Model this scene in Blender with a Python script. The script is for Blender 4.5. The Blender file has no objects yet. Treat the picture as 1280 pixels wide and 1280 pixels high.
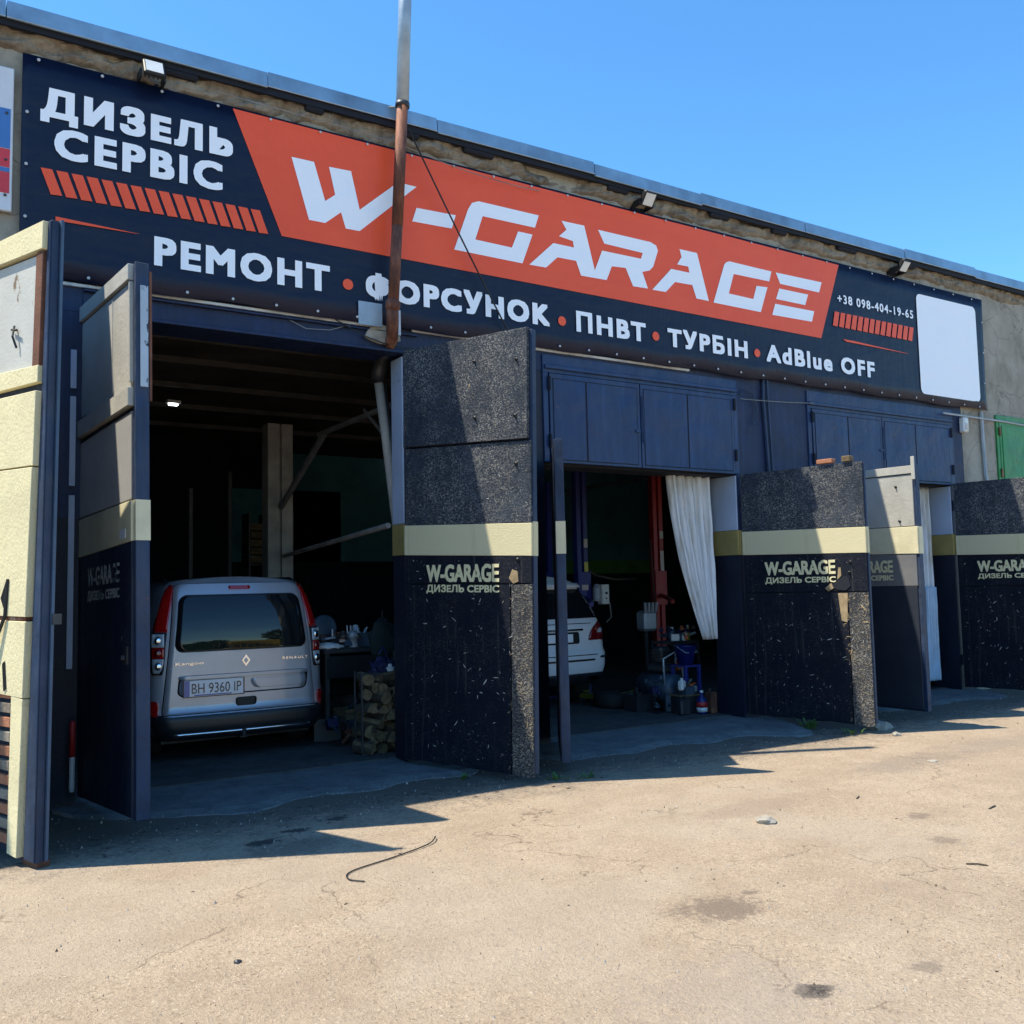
import bpy, bmesh, math, random
from math import radians, sin, cos, pi, sqrt
from mathutils import Vector, Matrix, noise
random.seed(7)
SC = bpy.context.scene
COL = SC.collection

# ------------------------------------------------------------------ camera
def setup_camera():
    yaw, pitch, roll = radians(32.459), radians(4.508), radians(-1.238)
    f = Vector((sin(yaw)*cos(pitch), cos(yaw)*cos(pitch), sin(pitch)))
    r = Vector((cos(yaw), -sin(yaw), 0)); u = r.cross(f)
    r2 = cos(roll)*r + sin(roll)*u; u2 = -sin(roll)*r + cos(roll)*u
    m = Matrix((r2, u2, -f)).transposed().to_4x4()
    m.translation = Vector((0, -8.637, 1.7))
    cam = bpy.data.cameras.new('camera'); cam.sensor_width = 36; cam.lens = 36*1180/1280
    cam.clip_start = .05; cam.clip_end = 3000
    o = bpy.data.objects.new('camera', cam); COL.objects.link(o); o.matrix_world = m
    SC.camera = o
setup_camera()

# ------------------------------------------------------------------ sky and sun
SUNDIR = Vector((-.48, .21, 1.0)).normalized()          # towards the sun
EL = math.asin(SUNDIR.z)
def setup_light():
    w = bpy.data.worlds.new('World'); SC.world = w; w.use_nodes = True
    nt = w.node_tree; nt.nodes.clear()
    sky = nt.nodes.new('ShaderNodeTexSky'); sky.sky_type = 'NISHITA'; sky.sun_disc = False
    sky.sun_elevation = EL
    sky.sun_rotation = math.atan2(SUNDIR.x, SUNDIR.y)
    sky.altitude = 0; sky.air_density = 1.0; sky.dust_density = .15; sky.ozone_density = 4.0
    bg = nt.nodes.new('ShaderNodeBackground'); bg.inputs['Strength'].default_value = .13
    out = nt.nodes.new('ShaderNodeOutputWorld')
    hs = nt.nodes.new('ShaderNodeHueSaturation'); hs.inputs['Saturation'].default_value = 1.16; hs.inputs['Value'].default_value = 1.0
    mx = nt.nodes.new('ShaderNodeMix'); mx.data_type = 'RGBA'; mx.blend_type = 'MULTIPLY'; mx.inputs[0].default_value = 1; mx.inputs[7].default_value = (.80, 1.03, 1.06, 1)
    nt.links.new(sky.outputs[0], hs.inputs['Color']); nt.links.new(hs.outputs[0], mx.inputs[6]); nt.links.new(mx.outputs[2], bg.inputs[0]); nt.links.new(bg.outputs[0], out.inputs[0])
    L = bpy.data.lights.new('sun', 'SUN'); L.energy = 4.0; L.angle = radians(.5); L.color = (1, .92, .76)
    o = bpy.data.objects.new('sun', L); COL.objects.link(o)
    o.rotation_euler = SUNDIR.to_track_quat('Z', 'Y').to_euler(); o.location = (-4, 2, 12)
setup_light()
SC.view_settings.view_transform = 'Standard'; SC.view_settings.look = 'None'
SC.view_settings.gamma = 1; SC.view_settings.use_curve_mapping = False
SC.view_settings.exposure = 1.06
SC.render.engine = 'CYCLES'
SC.render.resolution_x = 1024; SC.render.resolution_y = 1024

# ------------------------------------------------------------------ materials
class NT:
    def __init__(s, name):
        s.m = bpy.data.materials.new(name); s.m.use_nodes = True
        s.t = s.m.node_tree; s.b = s.t.nodes['Principled BSDF']
        s.co = s.t.nodes.new('ShaderNodeTexCoord').outputs['Object']
    def n(s, typ, **kw):
        n = s.t.nodes.new(typ)
        for k, v in kw.items():
            if hasattr(n, k): setattr(n, k, v)
            else: n.inputs[k.replace('_', ' ')].default_value = v
        return n
    def l(s, a, b): s.t.links.new(a, b)
    def mapping(s, scale=(1,1,1), loc=(0,0,0), rot=(0,0,0), src=None):
        n = s.n('ShaderNodeMapping'); n.inputs['Scale'].default_value = scale
        n.inputs['Location'].default_value = loc; n.inputs['Rotation'].default_value = rot
        s.l(src or s.co, n.inputs['Vector']); return n.outputs[0]
    def noise(s, scale, detail=4, rough=.55, vec=None, dist=0):
        n = s.n('ShaderNodeTexNoise'); n.inputs['Scale'].default_value = scale; n.inputs['Detail'].default_value = detail
        n.inputs['Roughness'].default_value = rough; n.inputs['Distortion'].default_value = dist
        s.l(vec or s.co, n.inputs['Vector']); return n.outputs['Fac']
    def ramp(s, fac, *stops):
        n = s.n('ShaderNodeValToRGB'); e = n.color_ramp.elements
        while len(e) < len(stops): e.new(.5)
        for i, (p, c) in enumerate(stops):
            e[i].position = p
            c = (c, c, c) if not hasattr(c, '__len__') else c
            e[i].color = (*c, 1)
        s.l(fac, n.inputs[0]); return n.outputs[0]
    def mix(s, fac, a, b, mode='MIX'):
        n = s.n('ShaderNodeMix'); n.data_type = 'RGBA'; n.blend_type = mode
        for sock, v in ((n.inputs[0], fac), (n.inputs[6], a), (n.inputs[7], b)):
            if hasattr(v, 'is_output'): s.l(v, sock)
            elif hasattr(v, '__len__'): sock.default_value = (*v, 1)
            elif sock.type == 'RGBA': sock.default_value = (v, v, v, 1)
            else: sock.default_value = v
        return n.outputs[2]
    def math(s, op, a, b=0.0, c=None):
        n = s.n('ShaderNodeMath'); n.operation = op
        for i, v in enumerate((a, b) if c is None else (a, b, c)):
            if hasattr(v, 'is_output'): s.l(v, n.inputs[i])
            else: n.inputs[i].default_value = v
        return n.outputs[0]
    def bump(s, h, strength=.3, dist=.02, prev=None):
        n = s.n('ShaderNodeBump'); n.inputs['Strength'].default_value = strength; n.inputs['Distance'].default_value = dist
        s.l(h, n.inputs['Height'])
        if prev: s.l(prev, n.inputs['Normal'])
        s.l(n.outputs[0], s.b.inputs['Normal']); return n.outputs[0]
    def col(s, v):
        if hasattr(v, 'is_output'): s.l(v, s.b.inputs['Base Color'])
        else: s.b.inputs['Base Color'].default_value = (*v, 1)
    def rough(s, v):
        if hasattr(v, 'is_output'): s.l(v, s.b.inputs['Roughness'])
        else: s.b.inputs['Roughness'].default_value = v

def worn(name, c, rough=.55, var=.25, sc=3.0, metal=0, bump=.15, dirt=None, dirt_amt=.35, spec=None, coat=0):
    """painted / plain surface with mottling, dirt and faint relief"""
    t = NT(name)
    lo = tuple(max(0, x*(1-var)) for x in c); hi = tuple(min(1, x*(1+var)) for x in c)
    base = t.ramp(t.noise(sc, 6, .62), (.3, lo), (.7, hi))
    if dirt:
        k = t.ramp(t.noise(sc*.7, 8, .7, vec=t.mapping((1, 1, .35), (3.1, 1.7, 5))), (.48, 0), (.72, dirt_amt))
        base = t.mix(k, base, dirt)
    t.col(base); t.rough(rough)
    t.b.inputs['Metallic'].default_value = metal
    if spec is not None: t.b.inputs['Specular IOR Level'].default_value = spec
    if coat: t.b.inputs['Coat Weight'].default_value = coat; t.b.inputs['Coat Roughness'].default_value = .05
    if bump: t.bump(t.noise(sc*14, 4, .6), bump, .01)
    return t.m

def chipped(name, c, *a, rust=(.16, .055, .02), th=.66, **k):
    m = worn(name, c, *a, **k); nt = m.node_tree; b = nt.nodes['Principled BSDF']; sock = b.inputs['Base Color']; old = sock.links[0].from_socket
    co = nt.nodes.new('ShaderNodeTexCoord'); mp = nt.nodes.new('ShaderNodeMapping'); mp.inputs['Scale'].default_value = (1, 1, .55); nt.links.new(co.outputs['Object'], mp.inputs[0])
    n1 = nt.nodes.new('ShaderNodeTexNoise'); n1.inputs['Scale'].default_value = 9; n1.inputs['Detail'].default_value = 9; n1.inputs['Roughness'].default_value = .78; nt.links.new(mp.outputs[0], n1.inputs['Vector'])
    for (t0, colr, amt) in ((th, rust, .9), (th+.045, (.34, .36, .38), .8)):
        r = nt.nodes.new('ShaderNodeValToRGB'); r.color_ramp.elements[0].position = t0; r.color_ramp.elements[1].position = t0+.012
        r.color_ramp.elements[0].color = (0, 0, 0, 1); r.color_ramp.elements[1].color = (amt, amt, amt, 1); nt.links.new(n1.outputs['Fac'], r.inputs[0])
        mx = nt.nodes.new('ShaderNodeMix'); mx.data_type = 'RGBA'; nt.links.new(r.outputs[0], mx.inputs[0]); nt.links.new(old, mx.inputs[6]); mx.inputs[7].default_value = (*colr, 1); old = mx.outputs[2]
    bn = [n for n in nt.nodes if n.type == 'BUMP']
    n3 = nt.nodes.new('ShaderNodeTexNoise'); n3.inputs['Scale'].default_value = 2.2; n3.inputs['Detail'].default_value = 3; nt.links.new(co.outputs['Object'], n3.inputs['Vector'])
    b3 = nt.nodes.new('ShaderNodeBump'); b3.inputs['Strength'].default_value = .7; b3.inputs['Distance'].default_value = .06; nt.links.new(n3.outputs['Fac'], b3.inputs['Height'])
    if bn: nt.links.new(b3.outputs[0], bn[0].inputs['Normal'])
    # rain streaks and dust
    m2 = nt.nodes.new('ShaderNodeMapping'); m2.inputs['Scale'].default_value = (14, 14, .7); nt.links.new(co.outputs['Object'], m2.inputs[0])
    n2 = nt.nodes.new('ShaderNodeTexNoise'); n2.inputs['Scale'].default_value = 1; n2.inputs['Detail'].default_value = 5; nt.links.new(m2.outputs[0], n2.inputs['Vector'])
    r = nt.nodes.new('ShaderNodeValToRGB'); r.color_ramp.elements[0].position = .5; r.color_ramp.elements[1].position = .75; r.color_ramp.elements[0].color = (0, 0, 0, 1); r.color_ramp.elements[1].color = (.35, .35, .35, 1); nt.links.new(n2.outputs['Fac'], r.inputs[0])
    mx = nt.nodes.new('ShaderNodeMix'); mx.data_type = 'RGBA'; nt.links.new(r.outputs[0], mx.inputs[0]); nt.links.new(old, mx.inputs[6]); mx.inputs[7].default_value = (*[min(1, x*2+.02) for x in c], 1); old = mx.outputs[2]
    nt.links.new(old, sock); return m
def emis(name, c, st):
    t = NT(name); t.col((.8, .8, .8)); t.b.inputs['Emission Color'].default_value = (*c, 1); t.b.inputs['Emission Strength'].default_value = st
    return t.m

def osb_mat(name, base, chip=(.30, .24, .15), amt=1.0, chipth=.735):
    """oriented strand board under worn paint"""
    t = NT(name)
    strands = None
    for i, (rz, seed) in enumerate(((.4, 1.0), (1.3, 7.3), (-.5, 13.7), (-1.2, 21.0), (.05, 31.0))):
        v = t.mapping((58, 10, 8 if i % 2 else 14), (seed, seed*1.3, seed*.7), (0, rz, 0))
        v = t.mapping((34, 34, 120), (seed, seed*.3, seed*.9), (0, rz*1.6, 0))
        nz = t.noise(1.0, 2, .5, vec=v)
        strands = nz if strands is None else t.math('MAXIMUM', strands, nz)
    fleck = t.ramp(strands, (.60, 0), (.70, 1))
    fine = t.noise(95, 3, .6)
    wear = t.ramp(t.noise(2.2, 7, .72), (.40, .08), (.60, 1))
    spk = t.ramp(t.noise(60, 5, .75, vec=t.mapping((1, 1, 1.4))), (.50, 0), (.62, 1))
    c0 = t.mix(t.math('MULTIPLY', fleck, .55*amt), base, tuple(min(1, b*2.6+.02) for b in base))
    c0 = t.mix(t.math('MULTIPLY', t.math('MULTIPLY', spk, wear), .8*amt), c0, (.30, .29, .27) if base[0] < .1 else tuple(b*1.15 for b in base))
    blot = t.ramp(t.noise(3.2, 7, .72, vec=t.mapping((1, 1, .6), (8, 2, 4))), (.52, 0), (.66, .6*amt if amt < 1 else .5))
    c0 = t.mix(blot, c0, tuple(min(1, b*2.2+.012) for b in base) if base[0] < .1 else base)
    strk = t.ramp(t.noise(1.0, 5, .7, vec=t.mapping((20, 20, .8), (3, 3, 3))), (.58, 0), (.70, .4))
    c0 = t.mix(strk, c0, (.09, .085, .075) if base[0] < .1 else (.40, .35, .22))
    chips = t.ramp(t.math('ADD', strands, t.math('MULTIPLY', t.noise(2.3, 4, .7), .16)), (chipth+.07, 0), (chipth+.10, 1))
    c0 = t.mix(t.math('MULTIPLY', chips, .9), c0, chip)
    t.col(c0); t.rough(t.ramp(fine, (.3, .62), (.8, .8)))
    t.b.inputs['Specular IOR Level'].default_value = .16
    h = t.math('ADD', t.math('MULTIPLY', strands, .8), t.math('MULTIPLY', fine, .6))
    t.bump(h, .55, .008)
    return t.m

def ground_mat():
    t = NT('dusty_asphalt')
    big = t.noise(.35, 6, .6); mid = t.noise(2.2, 7, .7); fine = t.noise(38, 5, .7); grit = t.noise(85, 3, .7)
    c = t.ramp(big, (.3, (.37, .285, .20)), (.7, (.46, .36, .255)))
    c = t.mix(t.ramp(mid, (.40, .6), (.60, 0)), c, (.32, .24, .165))
    c = t.mix(t.ramp(fine, (.35, .35), (.55, 0)), c, (.22, .168, .12))
    c = t.mix(t.ramp(fine, (.60, 0), (.78, .5)), c, (.60, .48, .36))
    c = t.mix(t.ramp(grit, (.60, 0), (.68, .8)), c, (.70, .60, .47))
    c = t.mix(t.ramp(t.noise(48, 4, .75, vec=t.mapping((1,1,1), (5, 1, 8))), (.36, 1.0), (.43, 0)), c, (.19, .14, .095))
    c = t.mix(t.ramp(t.noise(20, 6, .8, vec=t.mapping((1,1,1), (1, 9, 3))), (.36, .7), (.46, 0)), c, (.27, .205, .145))
    c = t.mix(t.ramp(t.noise(.5, 4, .6, vec=t.mapping((1,1,1), (11, 2, 7))), (.50, 0), (.60, .35)), c, (.40, .335, .26))
    c = t.mix(t.ramp(t.noise(.9, 8, .75, vec=t.mapping((1,2.4,1), (2, 6, 0), (0, 0, .5))), (.52, 0), (.68, .45)), c, (.31, .235, .165))
    c = t.mix(t.ramp(t.noise(7, 8, .8, vec=t.mapping((1,1.6,1), (7, 3, 0))), (.58, 0), (.68, .5)), c, (.26, .19, .13))
    vo = t.n('ShaderNodeTexVoronoi'); vo.feature = 'DISTANCE_TO_EDGE'; vo.inputs['Scale'].default_value = .55
    nn = t.n('ShaderNodeTexNoise'); nn.inputs['Scale'].default_value = 2.2; nn.inputs['Detail'].default_value = 7; t.l(t.co, nn.inputs['Vector'])
    va = t.n('ShaderNodeVectorMath'); va.operation = 'ADD'; t.l(t.co, va.inputs[0]); t.l(nn.outputs['Color'], va.inputs[1]); t.l(va.outputs[0], vo.inputs['Vector'])
    ck = t.math('MULTIPLY', t.ramp(vo.outputs['Distance'], (.0, .8), (.006, 0)), t.ramp(t.noise(.7, 3), (.5, 0), (.56, 1)))
    c = t.mix(ck, c, (.13, .095, .065))
    c = t.mix(t.ramp(t.noise(34, 2, .5, vec=t.mapping((1,1,1), (9, 4, 2))), (.225, .9), (.25, 0)), c, (.08, .065, .055))
    # oil and damp stains: each with a place and a ragged outline of its own
    warp = t.math('ADD', t.math('SUBTRACT', t.noise(5, 5, .7), .5), t.math('MULTIPLY', t.math('SUBTRACT', t.noise(26, 6, .75), .5), 1.4))
    sep = t.n('ShaderNodeSeparateXYZ'); t.l(t.co, sep.inputs[0])
    def stain(x, y, rx, ry, colr, amt, soft=.5, rag=2.0):
        nonlocal c
        dx = t.math('DIVIDE', t.math('SUBTRACT', sep.outputs[0], x), rx)
        dy = t.math('DIVIDE', t.math('SUBTRACT', sep.outputs[1], y), ry)
        d = t.math('SQRT', t.math('ADD', t.math('MULTIPLY', dx, dx), t.math('MULTIPLY', dy, dy)))
        d = t.math('ADD', d, t.math('MULTIPLY', warp, rag))
        c = t.mix(t.ramp(d, (1-soft, amt), (1.0, 0)), c, colr)
    stain(3.71, -4.81, .27, .22, (.16, .12, .09), .75, .5)
    stain(4.02, -4.72, .07, .05, (.12, .09, .07), .6)
    stain(3.30, -5.77, .105, .08, (.030, .026, .024), .97, .3, 1.5)
    stain(3.0, -5.6, .6, .5, (.30, .245, .195), .5, .6)
    stain(8.1, -2.9, .9, .33, (.22, .175, .14), .55, .5)
    stain(9.6, -2.8, 1.0, .35, (.25, .2, .16), .5, .5)
    stain(5.6, -3.3, .9, .22, (.26, .19, .14), .5, .5)
    stain(5.9, -4.7, .12, .10, (.17, .13, .1), .6)
    stain(6.3, -4.2, .16, .08, (.15, .11, .085), .6)
    stain(2.45, -5.6, .12, .12, (.26, .2, .15), .6)
    stain(2.12, -1.95, .12, .07, (.03, .03, .03), .9, .3)
    stain(2.42, -1.75, .12, .07, (.03, .03, .03), .9, .3)
    stain(2.8, -1.6, .13, .07, (.03, .03, .03), .9, .3)
    stain(2.3, -2.2, .5, .3, (.08, .07, .065), .5, .6)
    stain(3.9, -5.9, .12, .08, (.2, .16, .12), .7)
    # building's shadow along the bays, deepened in the yard colour
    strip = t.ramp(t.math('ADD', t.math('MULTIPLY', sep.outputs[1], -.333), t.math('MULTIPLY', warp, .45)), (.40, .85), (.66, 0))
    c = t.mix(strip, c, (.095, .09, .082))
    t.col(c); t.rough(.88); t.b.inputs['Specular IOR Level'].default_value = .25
    b = t.bump(t.noise(3.0, 6, .65), .35, .05)
    t.bump(t.math('ADD', fine, t.math('MULTIPLY', grit, .8)), .9, .016, b)
    return t.m

def concrete_mat(name, c1, c2, dark=(.06, .055, .05), stain=.5, sc=1.0, cracks=True):
    t = NT(name)
    c = t.ramp(t.noise(1.3*sc, 8, .68), (.3, c1), (.72, c2))
    c = t.mix(t.ramp(t.noise(4*sc, 8, .75, vec=t.mapping((1, 1, .5), (4, 2, 1))), (.5, 0), (.70, stain)), c, dark)
    c = t.mix(t.ramp(t.noise(30, 4, .7), (.62, 0), (.78, .4)), c, tuple(min(1, x*1.6) for x in c2))
    if cracks:
        v = t.n('ShaderNodeTexVoronoi'); v.feature = 'DISTANCE_TO_EDGE'; v.inputs['Scale'].default_value = 1.1*sc
        wv = t.n('ShaderNodeMix'); wv.data_type = 'RGBA'; wv.blend_type = 'ADD'; wv.inputs[0].default_value = .35
        nn = t.n('ShaderNodeTexNoise'); nn.inputs['Scale'].default_value = 3; nn.inputs['Detail'].default_value = 5; t.l(t.co, nn.inputs['Vector'])
        t.l(t.co, wv.inputs[6]); t.l(nn.outputs['Color'], wv.inputs[7]); t.l(wv.outputs[2], v.inputs['Vector'])
        c = t.mix(t.ramp(v.outputs['Distance'], (.0, .6), (.012, 0)), c, dark)
    t.col(c); t.rough(.9); t.b.inputs['Specular IOR Level'].default_value = .2
    b = t.bump(t.noise(6, 8, .7), .5, .03)
    t.bump(t.noise(60, 4, .7), .4, .008, b)
    return t.m

def rust_mat():
    t = NT('rusty_pipe_steel')
    c = t.ramp(t.noise(3, 8, .7, vec=t.mapping((1, 1, .3))), (.34, (.03, .016, .012)), (.47, (.13, .045, .025)), (.56, (.26, .11, .065)), (.62, (.45, .38, .34)))
    t.col(c); t.rough(.75); t.b.inputs['Metallic'].default_value = .2
    t.bump(t.noise(40, 5, .7), .4, .006); return t.m

def peel_mat(name, top, under, th=.52, sc=5, rough=.6):
    t = NT(name)
    k = t.ramp(t.noise(sc, 8, .72, vec=t.mapping((1, 1, .55))), (th, 0), (th+.02, 1))
    c = t.mix(k, t.ramp(t.noise(3, 5), (.3, tuple(x*.85 for x in top)), (.7, top)), under)
    t.col(c); t.rough(rough); t.bump(t.math('ADD', t.math('MULTIPLY', k, -.8), t.noise(50, 3)), .4, .006); return t.m

def cream_mat(name='cream_boards', c=(.62, .55, .33)):
    t = NT(name)
    a = t.ramp(t.noise(2.0, 7, .65), (.3, tuple(x*.82 for x in c)), (.7, c))
    a = t.mix(t.ramp(t.noise(6, 6, .7, vec=t.mapping((1, 1, 3), (2, 5, 1))), (.60, 0), (.72, .45)), a, (.36, .30, .18))
    a = t.mix(t.ramp(t.noise(90, 3, .7), (.30, .5), (.38, 0)), a, (.25, .20, .10))
    t.col(a); t.rough(.8); t.b.inputs['Specular IOR Level'].default_value = .25
    h = t.math('ADD', t.noise(45, 5, .7), t.math('MULTIPLY', t.noise(16, 3, .6, vec=t.mapping((3, 3, 1))), .8))
    t.bump(h, .6, .01); return t.m

def glass_mat(name, tint=(.01, .012, .015), rough=.03):
    t = NT(name); t.col(tint); t.rough(rough); t.b.inputs['IOR'].default_value = 1.5
    return t.m

M = {}
def build_mats():
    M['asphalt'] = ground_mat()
    M['apron'] = concrete_mat('apron_concrete', (.085, .10, .11), (.19, .205, .21), (.07, .065, .06), .6, 2)
    M['floor'] = concrete_mat('oily_garage_floor', (.05, .05, .05), (.11, .11, .108), (.02, .02, .02), .6, 1.5)
    M['wall'] = concrete_mat('old_render', (.25, .225, .18), (.42, .385, .32), (.11, .095, .075), .45, 1.2)
    M['ledge'] = concrete_mat('crumbling_mortar', (.14, .11, .085), (.34, .30, .24), (.04, .032, .025), .7, 2.5, False)
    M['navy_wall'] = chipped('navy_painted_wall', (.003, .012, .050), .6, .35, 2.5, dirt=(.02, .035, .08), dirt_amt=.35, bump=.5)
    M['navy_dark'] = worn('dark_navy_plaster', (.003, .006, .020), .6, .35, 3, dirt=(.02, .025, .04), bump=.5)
    M['hatch'] = chipped('blue_painted_steel', (.006, .024, .085), .5, .15, 1.8, dirt=(.02, .045, .11), dirt_amt=.35, bump=.12)
    M['hatch_frame'] = chipped('blue_frame_steel', (.008, .028, .09), .5, .2, 3, dirt=(.015, .02, .05), bump=.15)
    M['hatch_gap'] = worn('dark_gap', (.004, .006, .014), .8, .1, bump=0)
    M['leafsteel'] = chipped('navy_steel_leaf', (.004, .010, .030), .55, .3, 2.5, dirt=(.10, .11, .12), dirt_amt=.16, bump=.2)
    t = NT('dusty_dark_leaf_paint'); t.col(t.ramp(t.noise(2.4, 7, .7), (.3, (.09, .095, .11)), (.7, (.16, .16, .165)))); t.rough(t.ramp(t.noise(12, 5, .7), (.3, .38), (.7, .52)))
    t.b.inputs['Specular IOR Level'].default_value = .7; t.b.inputs['Sheen Weight'].default_value = .3; t.b.inputs['Sheen Roughness'].default_value = .6; t.b.inputs['Sheen Tint'].default_value = (1, .97, .9, 1)
    t.bump(t.noise(30, 5, .7), .25, .006); M['dusty'] = t.m
    M['leafgrey'] = worn('grey_painted_leaf', (.40, .39, .35), .6, .15, 2.2, dirt=(.16, .15, .13), dirt_amt=.35, bump=.4)
    M['edge'] = chipped('blue_edge_steel', (.006, .022, .062), .6, .3, 3, dirt=(.12, .12, .12), dirt_amt=.3, bump=.2)
    M['edge2'] = chipped('pale_edge_flange', (.04, .075, .13), .5, .25, 3, dirt=(.05, .06, .08), bump=.2)
    M['peel'] = peel_mat('peeling_pale_blue', (.42, .50, .58), (.03, .035, .045), .55, 7)
    M['whitepeel'] = peel_mat('peeling_white_board', (.52, .52, .48), (.20, .14, .09), .60, 5)
    t = NT('shaded_dusty_navy'); t.col(t.ramp(t.noise(2.4, 7, .7), (.3, (.010, .016, .030)), (.7, (.022, .028, .042)))); t.rough(.5); t.b.inputs['Specular IOR Level'].default_value = .4; t.b.inputs['Sheen Weight'].default_value = .06; t.b.inputs['Sheen Roughness'].default_value = .6; t.bump(t.noise(30, 5, .7), .25, .006); M['dusty_shaded'] = t.m  # dusty navy paint, darkened to carry the shadow on a lower board
    M['osb'] = osb_mat('black_painted_strand_board', (.017, .023, .034), amt=1.15)
    M['osb_strip'] = osb_mat('bared_strand_board', (.022, .024, .029), amt=1.15, chip=(.38, .30, .18), chipth=.70)
    M['osb_dark'] = osb_mat('navy_strand_board', (.0035, .006, .014), amt=.14, chip=(.32, .26, .17), chipth=.785)
    M['osb_cream'] = osb_mat('cream_strand_board', (.58, .52, .33), chip=(.25, .19, .10), amt=.05, chipth=.80)
    M['band_paint'] = worn('cream_band_paint', (.62, .57, .38), .6, .12, 3, dirt=(.35, .30, .18), dirt_amt=.3, bump=.3)
    M['band_ochre'] = worn('ochre_band_plaster', (.30, .235, .075), .75, .2, 3, dirt=(.14, .10, .04), bump=.4)
    M['jamb'] = peel_mat('pale_blue_jamb', (.40, .47, .60), (.20, .22, .25), .64, 4)
    M['cream'] = cream_mat(c=(.74, .66, .41))
    M['wood_brown'] = worn('brown_batten', (.14, .055, .03), .75, .35, 6, bump=.5)
    M['rawwood'] = worn('splintered_wood', (.34, .25, .14), .85, .45, 9, bump=.8)
    M['black'] = worn('black_paint', (.008, .008, .009), .5, .2, bump=0)
    M['rubber'] = worn('tyre_rubber', (.015, .015, .016), .8, .2, 8, bump=.3)
    M['rust'] = rust_mat()
    M['zinc'] = worn('galvanised_steel', (.36, .42, .48), .5, .2, 4, metal=.5, dirt=(.2, .2, .2), bump=.1)
    M['flash'] = worn('roof_flashing', (.20, .33, .46), .45, .3, 1.6, metal=.3, dirt=(.07, .08, .10), dirt_amt=.5, bump=.2)
    M['roof'] = worn('tar_roof', (.04, .04, .04), .9, .3, bump=.5)
    t = NT('banner_vinyl'); t.col(t.mix(t.ramp(t.noise(1.1, 6, .7, vec=t.mapping((.6, 1, 1.6))), (.52, 0), (.75, .35)), (.0022, .006, .026), (.008, .012, .028))); t.rough(.45); t.b.inputs['Specular IOR Level'].default_value = .35; t.bump(t.math('ADD', t.noise(1.3, 4, .55, vec=t.mapping((1, 1, 2.0))), t.math('MULTIPLY', t.noise(1.0, 5, .6, vec=t.mapping((7, 1, 1.6), (0, 0, 0), (0, .5, 0))), .35)), .4, .06); M['banner'] = t.m
    t = NT('banner_orange'); t.col(t.ramp(t.noise(.6, 3), (.3, (.84, .080, .018)), (.7, (.90, .095, .022)))); t.rough(.45); t.bump(t.math('ADD', t.noise(1.3, 4, .55, vec=t.mapping((1, 1, 2.0))), t.math('MULTIPLY', t.noise(1.0, 5, .6, vec=t.mapping((7, 1, 1.6), (0, 0, 0), (0, .5, 0))), .35)), .4, .06); M['orange'] = t.m
    t = NT('banner_white'); t.col((.90, .91, .95)); t.rough(.45); t.bump(t.math('ADD', t.noise(1.3, 4, .55, vec=t.mapping((1, 1, 2.0))), t.math('MULTIPLY', t.noise(1.0, 5, .6, vec=t.mapping((7, 1, 1.6), (0, 0, 0), (0, .5, 0))), .35)), .4, .06); M['white_print'] = t.m
    M['grommet'] = worn('grommet_metal', (.5, .52, .55), .4, .1, bump=0)
    M['steelbar'] = worn('white_edge_bar', (.55, .58, .62), .5, .25, 5, dirt=(.1, .12, .18), bump=.1)
    M['stencil'] = peel_mat('stencil_paint', (.72, .66, .40), (.05, .05, .055), .66, 9)
    M['stencil_pale'] = peel_mat('stencil_paint_pale', (.50, .52, .50), (.05, .05, .055), .56, 9)
    M['interior'] = worn('shadowed_wall', (.012, .013, .016), .9, .3, 2, bump=.3, spec=.1)  # near-black wall colour carries the deep shade of the workshop
    M['teal'] = worn('teal_wall', (.025, .11, .14), .8, .25, 2, bump=.2)
    M['green'] = worn('green_wall', (.04, .13, .02), .8, .25, 2, bump=.2)
    M['ceil'] = worn('shadowed_ceiling', (.055, .048, .04), .85, .35, 1.5, bump=.3, spec=.1)  # ceiling colour darkened for the shade indoors
    M['beam'] = worn('grimy_steel', (.055, .05, .046), .6, .35, 4, bump=.2)
    M['rail'] = worn('grey_tube_paint', (.16, .16, .165), .6, .3, 4, bump=.1); M['darkteal'] = worn('dark_teal_cloth', (.008, .02, .022), .9, .3, 5, bump=.3)
    M['column'] = worn('column_paint', (.36, .34, .31), .75, .25, 3, dirt=(.12, .1, .09), bump=.4)
    M['ledlamp'] = emis('led_tube', (.9, .97, 1), 3.0)
    t = NT('van_paint'); t.col(t.ramp(t.noise(1.4, 6, .6), (.3, (.43, .435, .47)), (.7, (.51, .51, .55)))); t.rough(.36); t.b.inputs['Metallic'].default_value = .4
    t.b.inputs['Coat Weight'].default_value = 1; t.b.inputs['Coat Roughness'].default_value = .04
    M['van'] = t.m
    t = NT('white_car_paint'); t.col((.72, .74, .76)); t.rough(.3); t.b.inputs['Coat Weight'].default_value = 1; M['suv'] = t.m
    M['carglass'] = glass_mat('car_glass')
    t = NT('dark_bumper'); t.col((.012, .014, .018)); t.rough(.35); M['bumper'] = t.m
    M['cargap'] = worn('shut_line', (.004, .004, .005), .7, .1, bump=0)
    def lens(n, c, r=.12):
        t = NT(n); t.col(c); t.rough(r); t.b.inputs['Coat Weight'].default_value = 1; return t.m
    M['redlens'] = lens('red_lens', (.45, .008, .008)); M['darkred'] = lens('dark_red_lens', (.16, .006, .008))
    M['clearlens'] = lens('clear_lens', (.50, .53, .56)); M['amber'] = lens('amber_lens', (.4, .14, .03))
    t = NT('chrome'); t.col((.75, .77, .8)); t.rough(.12); t.b.inputs['Metallic'].default_value = 1; M['chrome'] = t.m
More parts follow.
